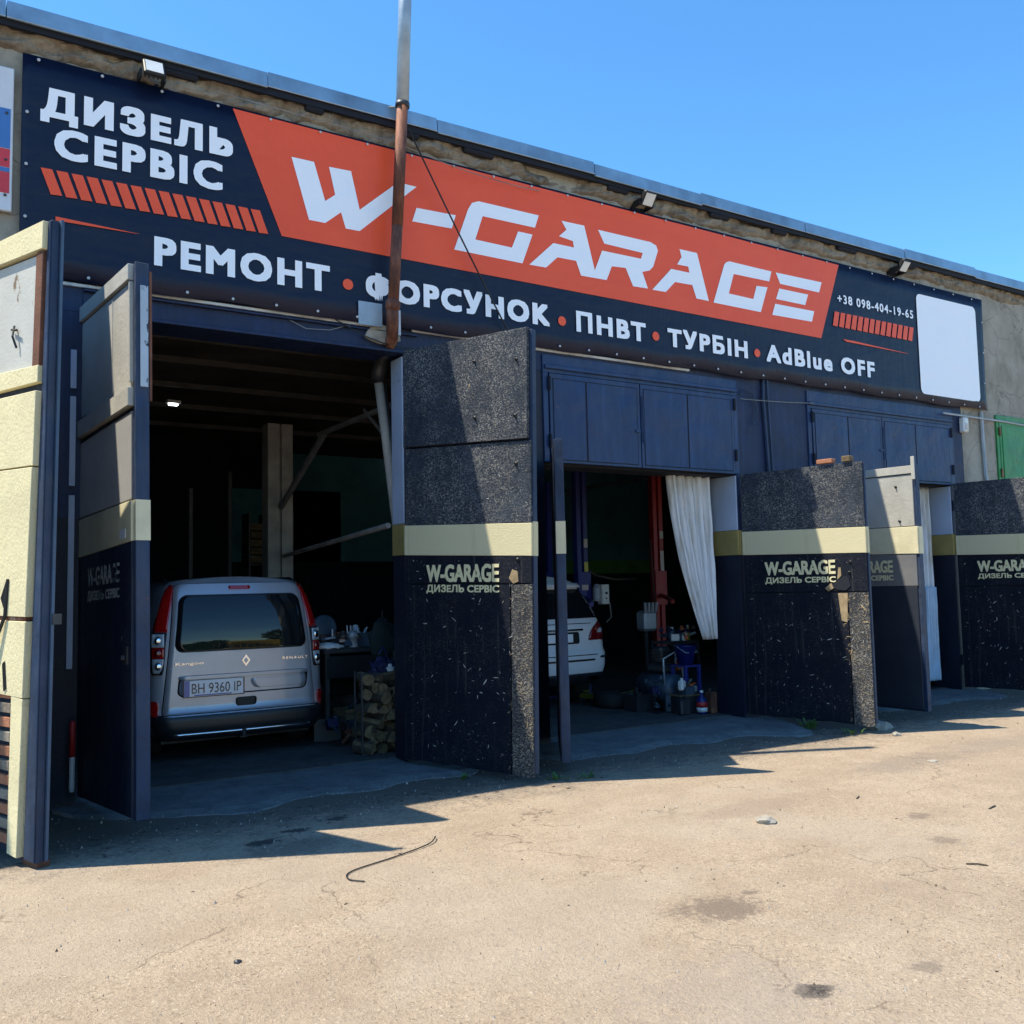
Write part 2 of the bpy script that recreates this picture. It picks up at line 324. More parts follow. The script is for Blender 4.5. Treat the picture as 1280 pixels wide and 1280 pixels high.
    M['plate'] = lens('number_plate', (.84, .87, .90), .35); M['plateblue'] = lens('plate_blue', (.02, .11, .42), .35)
    M['ink'] = lens('black_ink', (.01, .012, .03), .4)
    M['liftblue'] = worn('blue_lift_paint', (.014, .024, .17), .45, .2, 3, bump=.1)
    M['liftred'] = worn('red_lift_paint', (.30, .005, .01), .45, .2, 3, bump=.1)
    M['label'] = worn('label_white', (.5, .45, .42), .6, .1, 9, bump=0); M['labely'] = worn('label_yellow', (.55, .48, .10), .6, .1, 9, bump=0)
    t = NT('curtain_pvc'); t.col(t.ramp(t.noise(1.8, 6, .6, vec=t.mapping((3, 3, .8))), (.32, (.46, .42, .35)), (.52, (.68, .69, .70)), (.75, (.74, .76, .80)))); t.rough(.55)
    t.b.inputs['Subsurface Weight'].default_value = 0; t.bump(t.noise(7, 5, .6, vec=t.mapping((2, 2, 1))), .4, .02); M['curtain'] = t.m
    M['pvcblue'] = worn('pale_blue_tarp', (.42, .55, .68), .45, .15, 4, bump=.4)
    t = NT('split_log'); t.col(t.ramp(t.noise(9, 6, .65, vec=t.mapping((1, 1, 5))), (.3, (.05, .035, .018)), (.65, (.20, .14, .07)))); t.rough(.85); t.bump(t.noise(40, 4), .5, .01); M['log'] = t.m
    M['splint'] = worn('grey_splinters', (.46, .45, .42), .85, .4, 9, bump=0)
    M['bark'] = worn('bark', (.06, .045, .03), .9, .4, 12, bump=1)
    M['blueplastic'] = worn('blue_plastic', (.006, .012, .11), .35, .15, bump=0)
    M['bluedrum'] = worn('blue_grey_drum', (.03, .055, .085), .45, .3, 5, bump=.1)
    M['darkmetal'] = worn('dark_machine', (.025, .027, .032), .45, .35, 6, bump=.2)
    M['orangep'] = worn('orange_plastic', (.55, .13, .03), .45, .15, bump=0)
    M['whitep'] = worn('white_plastic', (.62, .63, .62), .4, .1, 6, bump=0)
    M['yellowp'] = worn('yellow_paint', (.22, .19, .03), .5, .1, bump=0)
    M['redp'] = worn('red_paint', (.4, .02, .02), .5, .1, bump=0)
    M['cable'] = worn('black_cable', (.012, .012, .013), .6, .2, bump=0)
    M['wire'] = worn('grey_wire', (.22, .22, .21), .6, .3, bump=0)
    M['conduit'] = worn('navy_conduit', (.02, .035, .08), .5, .2, bump=0)
    M['pvc'] = worn('grey_conduit', (.35, .38, .40), .5, .2, bump=.1)
    M['greendoor'] = chipped('green_steel', (.012, .17, .035), .45, .3, 3, dirt=(.10, .28, .12), dirt_amt=.35, bump=.2)
    M['brick'] = worn('orange_brick', (.36, .15, .08), .85, .3, 9, bump=.7)
    M['stone'] = worn('pale_stone', (.33, .30, .25), .9, .3, 9, bump=.8)
    M['weed'] = worn('weed_leaf', (.05, .11, .022), .6, .4, 20, bump=0)
    M['signwhite'] = worn('sign_white', (.60, .62, .66), .45, .06, bump=0)
    M['signblue'] = worn('sign_blue', (.05, .16, .42), .45, .06, bump=0)
    M['signred'] = worn('sign_red', (.55, .035, .05), .45, .06, bump=0)
    M['busyellow'] = worn('yellow_bus_paint', (.62, .42, .03), .35, .1, bump=0)
    M['foliage'] = worn('street_foliage', (.045, .085, .022), .7, .6, 1.2, bump=0)
    M['paper'] = worn('paper_scrap', (.55, .52, .46), .8, .2, 9, bump=.2)
    M['baga'] = worn('dark_blue_bag', (.004, .007, .05), .6, .3, 6, bump=.3); M['grit'] = worn('dark_grit', (.07, .055, .042), .9, .4, 9, bump=0)
    M['pebble'] = worn('gravel', (.33, .29, .25), .9, .6, 3, bump=.4)
build_mats()

# ------------------------------------------------------------------ helpers
def link(o, parent=None):
    COL.objects.link(o)
    if parent is not None: o.parent = parent
    return o
def thing(name, label, cat, loc=(0,0,0), rz=0, group=None):
    o = bpy.data.objects.new(name, None); o.empty_display_size = .2; link(o)
    o.location = loc; o.rotation_euler = (0, 0, rz); o['label'] = label; o['category'] = cat
    if group: o['group'] = group
    return o
def tag(o, label, cat, group=None):
    o['label'] = label; o['category'] = cat
    if group: o['group'] = group
    return o
def obj(name, bm, mat, parent=None, smooth=False, label=None, kind=None):
    me = bpy.data.meshes.new(name); bm.normal_update(); bm.to_mesh(me); bm.free()
    if smooth:
        for p in me.polygons: p.use_smooth = True
    for m in (mat if isinstance(mat, (list, tuple)) else [mat]): me.materials.append(M[m] if isinstance(m, str) else m)
    o = bpy.data.objects.new(name, me); link(o, parent)
    if label: o['label'] = label
    if kind: o['kind'] = kind
    return o
def B(): return bmesh.new()
def box(bm, x0, x1, y0, y1, z0, z1, bev=0, mi=0):
    vs = [bm.verts.new(v) for v in ((x0,y0,z0),(x1,y0,z0),(x1,y1,z0),(x0,y1,z0),(x0,y0,z1),(x1,y0,z1),(x1,y1,z1),(x0,y1,z1))]
    fs = [bm.faces.new([vs[i] for i in f]) for f in ((0,3,2,1),(4,5,6,7),(0,1,5,4),(1,2,6,5),(2,3,7,6),(3,0,4,7))]
    for f in fs: f.material_index = mi
    if bev:
        es = {e for f in fs for e in f.edges}
        bmesh.ops.bevel(bm, geom=list(es), offset=bev, segments=1, affect='EDGES', profile=.5)
    return bm
def hexa(bm, p):   # 8 points bottom 4, top 4
    vs = [bm.verts.new(v) for v in p]
    for f in ((0,3,2,1),(4,5,6,7),(0,1,5,4),(1,2,6,5),(2,3,7,6),(3,0,4,7)): bm.faces.new([vs[i] for i in f])
    return bm
def tube(bm, pts, r, seg=10, caps=True):
    pts = [Vector(p) for p in pts]; rings = []
    rs = r if hasattr(r, '__len__') else [r]*len(pts)
    for i, p in enumerate(pts):
        d = (pts[min(i+1, len(pts)-1)] - pts[max(i-1, 0)]).normalized()
        a = d.orthogonal().normalized() if i == 0 else (rings_a - d*rings_a.dot(d)).normalized()
        rings_a = a; b = d.cross(a)
        rings.append([bm.verts.new(p + (a*cos(2*pi*k/seg) + b*sin(2*pi*k/seg))*rs[i]) for k in range(seg)])
    for i in range(len(rings)-1):
        for k in range(seg):
            bm.faces.new((rings[i][k], rings[i][(k+1) % seg], rings[i+1][(k+1) % seg], rings[i+1][k]))
    if caps:
        bm.faces.new(rings[0][::-1]); bm.faces.new(rings[-1])
    return bm
def prism(bm, pts, y0, y1):   # polygon in xz, extruded along y
    a = [bm.verts.new((x, y0, z)) for x, z in pts]; b = [bm.verts.new((x, y1, z)) for x, z in pts]
    n = len(pts)
    bm.faces.new(a); bm.faces.new(b[::-1])
    for i in range(n): bm.faces.new((a[i], b[i], b[(i+1) % n], a[(i+1) % n]))
    bmesh.ops.recalc_face_normals(bm, faces=bm.faces[:])
    return bm
def lathe(bm, prof, seg=20, c=(0,0,0)):
    rings = [[bm.verts.new((c[0]+r*cos(2*pi*k/seg), c[1]+r*sin(2*pi*k/seg), c[2]+z)) for k in range(seg)] for r, z in prof]
    for i in range(len(rings)-1):
        for k in range(seg): bm.faces.new((rings[i][k], rings[i][(k+1) % seg], rings[i+1][(k+1) % seg], rings[i+1][k]))
    bm.faces.new(rings[0][::-1]); bm.faces.new(rings[-1]); return bm
def part(name, mat, parent, *bx, bev=0, smooth=False, label=None):
    bm = B()
    for b in bx: box(bm, *b, bev=bev)
    return obj(name, bm, mat, parent, smooth, label)
def shared(name, src, parent, loc=(0,0,0), rot=(0,0,0), scale=(1,1,1)):
    o = bpy.data.objects.new(name, src.data); link(o, parent); o.location = loc; o.rotation_euler = rot; o.scale = scale
    return o
def copy_tree(o, parent=None):
    c = o.copy(); link(c, None)
    if parent is not None: c.parent = parent
    for ch in list(o.children): copy_tree(ch, c)
    return c
def text(name, s, mat, parent, x0, x1, z0, z1, y, bold=.03, shear=0, stencil=False, mirror=False, space=1.0, th=.002):
    """flat lettering fitted into a box of the xz plane, facing -y"""
    cu = bpy.data.curves.new(name, 'FONT'); cu.body = s.translate(str.maketrans('СЕРВОМТНК', 'CEPBOMTHK')); cu.offset = 0; cu.size = 1; cu.shear = shear; cu.space_character = space
    cu.resolution_u = 3; cu.fill_mode = 'FRONT' if hasattr(cu, 'fill_mode') else cu.fill_mode
    t = bpy.data.objects.new('tmp', cu); COL.objects.link(t)
    dg = bpy.context.evaluated_depsgraph_get(); me = bpy.data.meshes.new_from_object(t.evaluated_get(dg))
    COL.objects.unlink(t); bpy.data.objects.remove(t)
    bm = B(); bm.from_mesh(me); bpy.data.meshes.remove(me)
    xs = [v.co.x for v in bm.verts]; ys = [v.co.y for v in bm.verts]
    ax, bx_, ay, by = min(xs), max(xs), min(ys), max(ys)
    d0 = bold*(z1-z0) if bold > .001 else 0; x0 += d0; x1 -= d0; z0 += d0*.8; z1 -= d0*.8
    sx, sz = (x1-x0)/(bx_-ax), (z1-z0)/(by-ay)
    for v in bm.verts: v.co = Vector((x0+(v.co.x-ax)*sx, y, z0+(v.co.y-ay)*sz))
    if stencil:
        n = len(s); w = (x1-x0)/n
        for k in range(n):
            if s[k] in '- ІI1W': continue
            c = x0 + w*(k+.5)
            for cc in (c-w*.045, c+w*.045):
                bmesh.ops.bisect_plane(bm, geom=bm.verts[:]+bm.edges[:]+bm.faces[:], plane_co=(cc, y, 0), plane_no=(1, 0, 0))
            dele = [f for f in bm.faces if abs(f.calc_center_median().x - c) < w*.045]
            bmesh.ops.delete(bm, geom=dele, context='FACES')
    if any(ch in s for ch in 'ЬФ'):      # overlapping contours: every triangle gets a hair of depth of its own
        bmesh.ops.split_edges(bm, edges=bm.edges[:])
        for i, f in enumerate(bm.faces):
            for v in f.verts: v.co.y -= i*3e-6
    if bold > .001:
        d = d0; src = [[v.co.copy() for v in f.verts] for f in bm.faces]
        for k in range(8):
            a = k*pi/4
            for q in src: bm.faces.new([bm.verts.new((c.x+d*max(-1, min(1, 1.5*cos(a))), c.y-.0003*(k+1), c.z+d*.8*max(-1, min(1, 1.5*sin(a))))) for c in q])
    bm.normal_update()
    for f in bm.faces:
        if f.normal.y > 0: f.normal_flip()
    return obj(name, bm, mat, parent)
def flat(name, polys, mat, parent, y):
    bm = B()
    for p in polys:
        f = bm.faces.new([bm.verts.new((a, y, b)) for a, b in p])
    bm.normal_update(); bmesh.ops.triangulate(bm, faces=bm.faces[:]); bm.normal_update()
    for f in bm.faces:
        if f.normal.y > 0: f.normal_flip()
    return obj(name, bm, mat, parent)

# ------------------------------------------------------------------ ground
def gz(x, y): return -.055 + (.018*noise.noise(Vector((x*.5, y*.5, 3))) if y < -.9 else .022)
def ground():
    bm = B()
    # fine patch near the building, far sheet around it
    xs = [-600, -60, -8] + [i*.4-4 for i in range(0, 61)] + [26, 60, 600]
    ys = [-600, -60, -14] + [-9+i*.3 for i in range(0, 31)] + [6, 12, 60, 600]
    g = []
    for x in xs:
        col = []
        for y in ys:
            z = -.055
            if -12 < x < 25 and -12 < y < 0: z += .018*noise.noise(Vector((x*.5, y*.5, 3)))
            if y > .25: z = -.075
            col.append(bm.verts.new((x, y, z)))
        g.append(col)
    for i in range(len(xs)-1):
        for j in range(len(ys)-1): bm.faces.new((g[i][j], g[i+1][j], g[i+1][j+1], g[i][j+1]))
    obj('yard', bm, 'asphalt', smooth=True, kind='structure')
    # concrete aprons in front of the bays, ragged outline
    for k, (x0, x1, depth, seed) in enumerate(((1.0, 4.9, .95, 1), (5.3, 9.3, 1.05, 5), (10.3, 13.9, .75, 9))):
        bm = B(); n = 40; top = []; bot = []
        for i in range(n+1):
            x = x0 + (x1-x0)*i/n
            e = min(1, min(i, n-i)/4)**.5
            y = -(depth*e*(.8+.5*noise.noise(Vector((x*1.1, seed, 0)))) + .05*noise.noise(Vector((x*7, seed, 2)))) - .03
            top.append(y)
        rows = 8
        gr = [[bm.verts.new((x0+(x1-x0)*i/n, .26 + (top[i]-.26)*j/rows, -.012 - (.035 if j == rows else .012*(j/rows)) + .006*noise.noise(Vector((i*.3, j*.6, seed))))) for j in range(rows+1)] for i in range(n+1)]
        skirt = [bm.verts.new((x0+(x1-x0)*i/n, top[i]-.03, -.09)) for i in range(n+1)]
        for i in range(n):
            for j in range(rows): bm.faces.new((gr[i][j], gr[i][j+1], gr[i+1][j+1], gr[i+1][j]))
            bm.faces.new((gr[i][rows], skirt[i], skirt[i+1], gr[i+1][rows]))
        obj('concrete_apron', bm, 'apron', kind='structure')
    bm = B(); box(bm, -3.0, 19.5, .26, 9.0, -.2, 0.0); obj('garage_floor', bm, 'floor', kind='structure')
    # loose gravel and dust crumbs
    for nm, mat, seed, cnt in (('gravel', 'pebble', 3, 4200), ('dark_grit', 'grit', 8, 2600)):
        bm = B(); rnd = random.Random(seed)
        for i in range(cnt):
            if i < cnt*.45:
                x = rnd.uniform(.9, 14); y = -1.0 - abs(rnd.gauss(0, .4)) if rnd.random() < .6 else rnd.uniform(-.9, -.1)
            else:
                y = -1.2 - 5.4*rnd.random()**1.0; x = rnd.uniform(-.5, 13)
            s = rnd.uniform(.002, .006) if i % 16 else rnd.uniform(.006, .013)
            if mat == 'grit': s *= .8
            zg = gz(x, y) + (.004 if y < -1 else 0)
            v = [bm.verts.new((x+s*cos(a)*rnd.uniform(.7, 1.3), y+s*sin(a)*rnd.uniform(.7, 1.3), zg-.01)) for a in (0, 1.57, 3.14, 4.7)]
            t = bm.verts.new((x+s*.2, y, zg+s*1.1))
            for a in range(4): bm.faces.new((v[a], v[(a+1) % 4], t))
        obj(nm, bm, mat, kind='stuff')
ground()

# ------------------------------------------------------------------ garage building
ZT = 6.46
def building():
    b = thing('garage_building', 'long rendered garage block with navy bays, dark workshop inside and grey metal roof edge', 'building', (0, 0, 0))
    P = lambda name, mat, *bx, **k: part(name, mat, b, *bx, **k)
    WT = .46
    # upper wall above the bays (rendered concrete), painted strip below the banner
    P('upper_wall', 'wall', (-3, 20, .0, WT, 4.40, ZT))
    P('painted_strip', 'navy_wall', (-3, 13.94, .0, WT, 4.12, 4.398))
    P('end_wall', 'wall', (13.94, 14.86, 0, WT, -.1, 4.398), (16.6, 20, 0, WT, -.1, 4.398), (14.86, 16.6, 0, WT, 4.32, 4.398))
    # piers between the bays
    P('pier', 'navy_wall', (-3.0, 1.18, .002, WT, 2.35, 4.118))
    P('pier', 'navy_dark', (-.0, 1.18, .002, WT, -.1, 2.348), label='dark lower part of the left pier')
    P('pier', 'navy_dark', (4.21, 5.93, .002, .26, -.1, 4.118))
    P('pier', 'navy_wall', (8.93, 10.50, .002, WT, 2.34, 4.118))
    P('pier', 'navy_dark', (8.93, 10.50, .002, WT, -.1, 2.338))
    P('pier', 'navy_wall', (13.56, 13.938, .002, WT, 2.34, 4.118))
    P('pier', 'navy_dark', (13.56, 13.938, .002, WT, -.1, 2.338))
    # jamb linings: pale upper panel, ochre band, dark lower part (they stand proud of the reveal)
    for x, y1, zt in ((4.21, .258, 4.08), (8.93, WT-.002, 3.06), (13.56, WT-.002, 3.10)):
        P('jamb_panel', 'jamb', (x-.02, x-.001, .006, y1, 2.36, zt), bev=.003)
        P('jamb_band', 'band_ochre', (x-.026, x-.001, -.004, y1, 2.04, 2.357), bev=.003)
        P('jamb_base', 'navy_dark', (x-.018, x-.001, .006, y1, 0, 2.037))
        P('band_return', 'band_ochre', (x, x+.07, -.016, 0, 2.04, 2.355))
    # bay 1 lintel: rolled channel
    P('lintel', 'navy_wall', (1.18, 4.35, -.05, .12, 4.10, 4.13), (1.18, 4.35, -.012, -.001, 4.13, 4.30), (1.18, 4.35, -.055, -.014, 4.295, 4.315), bev=.004)
    # white bar under the banner
    for x0, x1, z in ((1.6, 3.85, 4.335), (4.3, 5.6, 4.345), (5.62, 8.15, 4.335), (.85, 1.55, 4.33)):
        P('edge_bar', 'steelbar', (x0, x1, -.035, -.004, z, z+.028), bev=.004)
    # steel hatches above the two low bays
    def hatch(x0, x1, z0, z1, mids, splits):
        P('lintel', 'hatch_frame', (x0, x1, -.02, .10, z1, 4.30))
        P('ledge_bar', 'hatch_frame', (x0+.02, x1-.02, -.05, -.021, z1+.04, z1+.085), bev=.006)
        P('hatch_frame', 'hatch_frame', (x0, x0+.07, -.02, .1, z0, z1-.001), bev=.004); P('hatch_frame', 'hatch_frame', (x1-.07, x1, -.02, .1, z0, z1-.001), bev=.004)
        edges = [x0+.075] + mids + [x1-.075]
        for i in range(len(edges)-1):
            a, c = edges[i]+.008, edges[i+1]-.008
            h = obj('hatch_door', prism(B(), [(a, z0), (c, z0), (c, z1-.01), (a, z1-.01)], -.03, .02), 'hatch_frame', b)
            s = splits[i]
            for u0, u1 in ((a+.05, s-.012), (s+.012, c-.05)):
                bm = B(); box(bm, u0, u1, -.036, -.0302, z0+.035, z1-.07, bev=.002); obj('panel', bm, 'hatch', h)
                bm = B(); box(bm, u0-.008, u0, -.0345, -.0302, z0+.027, z1-.062); box(bm, u1, u1+.008, -.0345, -.0302, z0+.027, z1-.062)
                box(bm, u0, u1, -.0345, -.0302, z1-.07, z1-.062); box(bm, u0, u1, -.0345, -.0302, z0+.027, z0+.035)
                obj('seam', bm, 'hatch_gap', h)
            for zz in (z0+.16, z1-.2):
                bm = B(); tube(bm, [(c+.012 if i else a-.012, -.045, zz), (c+.012 if i else a-.012, -.045, zz+.15)], .018, 8); obj('hinge', bm, 'hatch_gap', h)
        bm = B(); box(bm, mids[0]-.09, mids[0]-.02, -.05, -.037, z0+.42, z0+.45); tube(bm, [(mids[0]+.03, -.045, z0+.3), (mids[0]+.03, -.045, z1-.15)], .008, 6)
        obj('latch', bm, 'hatch_frame', b)
    hatch(5.93, 8.97, 3.08, 4.10, [7.33], [6.52, 8.09])
    hatch(10.32, 13.66, 3.12, 4.06, [11.91], [11.14, 12.69])
    # dark back of the reveals above openings
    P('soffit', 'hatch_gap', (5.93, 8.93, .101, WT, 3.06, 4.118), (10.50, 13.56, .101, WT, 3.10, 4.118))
    # rotten mortar ledge under the roof, with holes
    bm = B(); nx, nz = 460, 7; g = []
    for i in range(nx+1):
        x = -3 + 23*i/nx; row = []
        for j in range(nz+1):
            low = 6.28 + .07*noise.noise(Vector((x*1.4, 0, 5))) + .05*noise.noise(Vector((x*7, 0, 1)))
            z = low + (6.45-low)*j/nz
            hole = max(0, noise.noise(Vector((x*.9+3, z*2.0, 8)))-.12)*.9*(j/nz)
            y = -.055*(min(1, j/1.6)) - .06*noise.noise(Vector((x*4, z*7, 2))) - .035*noise.noise(Vector((x*14, z*18, 4))) + hole*.35
            if j == 0: y = .004
            row.append(bm.verts.new((x, min(y, .004), z)))
        g.append(row)
    for i in range(nx):
        for j in range(nz): bm.faces.new((g[i][j], g[i+1][j], g[i+1][j+1], g[i][j+1]))
    obj('mortar_ledge', bm, 'ledge', b)
    rnd = random.Random(12)
    for x in (1.95, 3.2, 4.35, 5.15, 7.0, 8.7, 9.9, 11.3, 12.7):
        x += rnd.uniform(-.1, .1); w = rnd.uniform(.08, .22)
        bm = B(); box(bm, x-w, x+w, -.12, -.05, 6.385, 6.46, bev=.02); obj('hole', bm, 'hatch_gap', b)
    # roof deck and flashing sheets
    P('roof_deck', 'roof', (-3.1, 20.1, -.10, 9.3, ZT, 6.53))
    P('roof_underside_batten', 'hatch_gap', (-3.1, 20.1, -.13, -.101, ZT-.03, 6.50))
    x = -3.1; k = 0
    while x < 20:
        w = 1.95 + .25*((k*37) % 5 - 2)/2; dz = .010*((k*13) % 5-2)/2; dy = .006*((k*7) % 3)
        bm = B(); tilt = .012*((k*11) % 5-2)/2
        z0, z1 = 6.49+dz, 6.635+dz
        hexa(bm, [(x, -.150-dy, z0), (x+w-.008, -.150-dy, z0+tilt), (x+w-.008, -.132, z0+tilt), (x, -.132, z0),
                  (x, -.140-dy, z1), (x+w-.008, -.140-dy, z1+tilt), (x+w-.008, .25, z1+tilt+.01), (x, .25, z1+.01)])
        obj('flashing_sheet', bm, 'flash', b)
        bm = B(); tube(bm, [(x, -.153-dy, z0-.004), (x+w-.008, -.153-dy, z0+tilt-.004)], .007, 6); obj('drip_edge', bm, 'zinc', b)
        x += w; k += 1
    # ---- inside
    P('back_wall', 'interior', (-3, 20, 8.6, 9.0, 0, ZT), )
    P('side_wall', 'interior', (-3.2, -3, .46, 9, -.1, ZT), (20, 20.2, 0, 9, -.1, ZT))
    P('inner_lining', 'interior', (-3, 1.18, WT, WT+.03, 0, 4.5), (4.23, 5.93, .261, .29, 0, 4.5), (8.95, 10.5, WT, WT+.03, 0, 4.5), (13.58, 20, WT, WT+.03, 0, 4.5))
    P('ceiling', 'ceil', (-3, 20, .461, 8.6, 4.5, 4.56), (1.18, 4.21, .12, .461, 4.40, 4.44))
    P('wall_paint_teal', 'teal', (5.5, 15, 8.57, 8.598, 2.25, 4.3), (4.9, 7.0, 8.57, 8.598, 2.25, 3.6))
    P('wall_paint_green', 'green', (9.6, 15, 8.565, 8.598, 1.95, 2.247))
    for i, y in enumerate((.9, 1.7, 2.75, 4.15, 5.6, 7.2)):
        P('purlin', 'beam', (-2.9, 19.9, y, y+.03, 4.43, 4.485), (-2.9, 19.9, y-.01, y+.04, 4.485, 4.499))
    for x in (4.45, 12.0):
        P('truss_beam', 'rail', (x, x+.05, .5, 3.1 if x < 5 else 8.4, 3.72, 3.77))
    # cream column with inner groove and braces
    P('column', 'column', (4.41, 4.58, 5.0, 5.28, 0, 4.2), (4.62, 4.79, 5.0, 5.28, 0, 4.2), (4.58, 4.62, 5.06, 5.25, 0, 4.2))
    bm = B(); tube(bm, [(4.6, 4.97, 2.95), (4.51, 3.0, 3.74)], .045, 8); obj('brace', bm, 'rail', b)
    bm = B(); tube(bm, [(4.47, 1.6, 3.82), (4.40, .6, 3.2)], .022, 6); obj('brace', bm, 'rail', b)
    bm = B(); tube(bm, [(4.62, 4.9, 2.22), (4.3, .6, 2.38)], .032, 8); obj('tie_rod', bm, 'column', b)
    P('pale_strip', 'jamb', (1.09, 1.135, -.03, -.001, 3.45, 3.78), (1.09, 1.135, -.03, -.001, 2.62, 3.38), (1.09, 1.135, -.03, -.001, 1.1, 2.54))
    return b
BLD = building()

def lamps():
    for x, y in ((3.0, 4.77), (8.2, 8.2)):
        t = thing('ceiling_lamp', 'small lit ceiling lamp near the left bay roof' if y < 6 else 'faint lit lamp deep inside the left bay', 'lamp', (x, y, 4.3), .1)
        part('housing', 'whitep', t, (-.09, .09, -.05, .05, .03, .07))
        part('tube', 'ledlamp', t, (-.065, .065, -.022, .022, .0, .029), bev=.008)
lamps()

# ------------------------------------------------------------------ banner
def banner():
    t = thing('banner', 'long navy and orange vinyl banner advertising the diesel workshop across the facade', 'banner', (0, 0, 0))
    # sheet with slight waviness at its edges
    bm = B(); nx, nz = 240, 10; g = []
    for i in range(nx+1):
        u = i/nx; row = []
        for j in range(nz+1):
            v = j/nz
            x = .68 + 13.93*u - .05*(1-v)*u
            zt = 6.265 - .075*u - .001*abs(sin(u*pi*14)); zb = 4.355 + .012*sin(u*60)*1 + .01*noise.noise(Vector((u*30, 0, 0)))
            z = zb + (zt-zb)*v
            k = max(0, 1-v/.12) + 0
            y = -.060 - k*.018*(1+noise.noise(Vector((x*2.2, v*3, 1)))) 
            row.append(bm.verts.new((x, y, z)))
        g.append(row)
    for i in range(nx):
        for j in range(nz): bm.faces.new((g[i][j], g[i+1][j], g[i+1][j+1], g[i][j+1]))
    bm2 = bm
    sheet = obj('vinyl_sheet', bm2, 'banner', t, smooth=True)
    s = sheet.modifiers.new('th', 'SOLIDIFY'); s.thickness = .004; s.offset = -1
    Y1, Y2 = -.066, -.071
    flat('orange_panel', [[(2.44, 6.235), (2.91, 5.09), (10.62, 5.055), (11.07, 6.175)]], 'orange', t, Y1)
    Wp = [(3.006,5.894),(3.234,5.896),(3.347,5.523),(3.452,5.608),(3.389,5.881),(3.622,5.889),(3.712,5.507),(4.14,5.885),(4.353,5.883),(3.71,5.287),(3.561,5.285),(3.512,5.441),(3.346,5.3),(3.18,5.3)]
    D = [(4.35,5.657),(4.817,5.669),(4.766,5.513),(4.298,5.502)]
    G = [(4.791,5.289),(5.658,5.284),(5.802,5.64),(5.609,5.641),(5.522,5.44),(5.054,5.447),(5.152,5.725),(5.838,5.726),(5.893,5.88),(5.105,5.883),(5.022,5.848),(4.97,5.765)]
    AR = [(6.209,5.879),(6.534,5.884),(6.671,5.371),(6.788,5.63),(7.383,5.633),(7.414,5.71),(6.823,5.721),(6.737,5.873),(7.546,5.87),(7.634,5.842),(7.66,5.78),(7.575,5.567),(7.516,5.509),(7.398,5.472),(7.478,5.278),(7.245,5.27),(7.139,5.478),(6.928,5.463),(6.843,5.282),(6.467,5.276),(6.402,5.439),(6.138,5.436),(5.976,5.289),(5.749,5.285),(6.086,5.594),(6.377,5.593),(6.363,5.667),(6.168,5.689),(6.275,5.786)]
    A2 = [(8.018,5.866),(8.314,5.868),(8.489,5.27),(8.276,5.272),(8.212,5.436),(7.924,5.429),(7.765,5.278),(7.548,5.274),(7.868,5.587),(8.172,5.588),(8.155,5.664),(7.97,5.662),(8.048,5.77)]
    G2 = [(8.883,5.856),(9.667,5.849),(9.617,5.704),(8.954,5.699),(8.85,5.424),(9.298,5.416),(9.369,5.605),(9.578,5.618),(9.43,5.258),(8.571,5.263),(8.786,5.792),(8.825,5.834)]
    E = [[(9.751,5.85),(10.678,5.859),(10.615,5.704),(9.828,5.705)],[(9.806,5.637),(10.383,5.639),(10.312,5.48),(9.735,5.481)],[(9.714,5.413),(10.494,5.419),(10.436,5.263),(9.647,5.252)]]
    for p in ([Wp], [D], [G], [AR], [A2], [G2], E): flat('logo_letter', p, 'white_print', t, Y2)
    T = lambda s, x0, x1, z0, z1, bold=.062, sp=1.22: text('lettering', s, 'white_print', t, x0, x1, z0, z1, Y2, bold, space=sp)
    T('ДИЗЕЛЬ', .82, 2.44, 5.70, 6.01); T('СЕРВIС', .93, 2.345, 5.405, 5.675)
    T('РЕМОНТ', 1.745, 3.39, 4.605, 4.875); T('ФОРСУНОК', 3.77, 6.01, 4.60, 4.885)
    T('ПНВТ', 6.38, 7.42, 4.605, 4.85); T('ТУРБIН', 7.77, 9.15, 4.60, 4.84); T('AdBlue OFF', 9.50, 11.75, 4.60, 4.84)
    T('+38 098-404-19-65', 11.0, 12.74, 5.615, 5.745, .035)
    for x, z in ((3.58, 4.72), (6.18, 4.70), (7.58, 4.70), (9.33, 4.695)):
        flat('dot', [[(x+.055*cos(a*pi/10), z+.055*sin(a*pi/10)) for a in range(20)]], 'orange', t, Y2)
    for i in range(16):
        x = .83 + .1185*i; flat('stripe', [[(x, 5.295), (x+.088, 5.297), (x+.168, 5.083), (x+.08, 5.078)]], 'orange', t, Y2)
    for i in range(14):
        x = 10.93 + .1315*i; flat('stripe', [[(x, 5.48), (x+.098, 5.48), (x+.045, 5.265), (x-.055, 5.27)]], 'orange', t, Y2)
    flat('tapered_line', [[(.95, 4.895), (1.62, 4.868), (1.62, 4.866), (.95, 4.86)]], 'orange', t, Y2)
    flat('tapered_line', [[(11.08, 5.10), (11.3, 5.10), (12.56, 5.062), (12.56, 5.058), (11.15, 5.07)]], 'orange', t, Y2)
    # white rounded card (its code is left out)
    x0, x1, z0, z1, r = 12.84, 14.39, 4.48, 6.03, .09
    pts = []
    for cx, cz, a0 in ((x1-r, z1-r, 0), (x0+r, z1-r, 90), (x0+r, z0+r, 180), (x1-r, z0+r, 270)):
        for k in range(6): a = radians(a0+18*k); pts.append((cx+r*cos(a), cz+r*sin(a)))
    flat('white_card', [pts], 'white_print', t, Y2)
    # grommets
    g0 = None
    spots = [(.80+.5*i, 6.225-.0027*i*1.0) for i in range(28)] + [(.80+.41*i, 4.40) for i in range(34)] + [(.72, 5.75), (.72, 5.3), (14.55, 5.8), (14.54, 5.3), (14.53, 4.8), (.72, 4.85)]
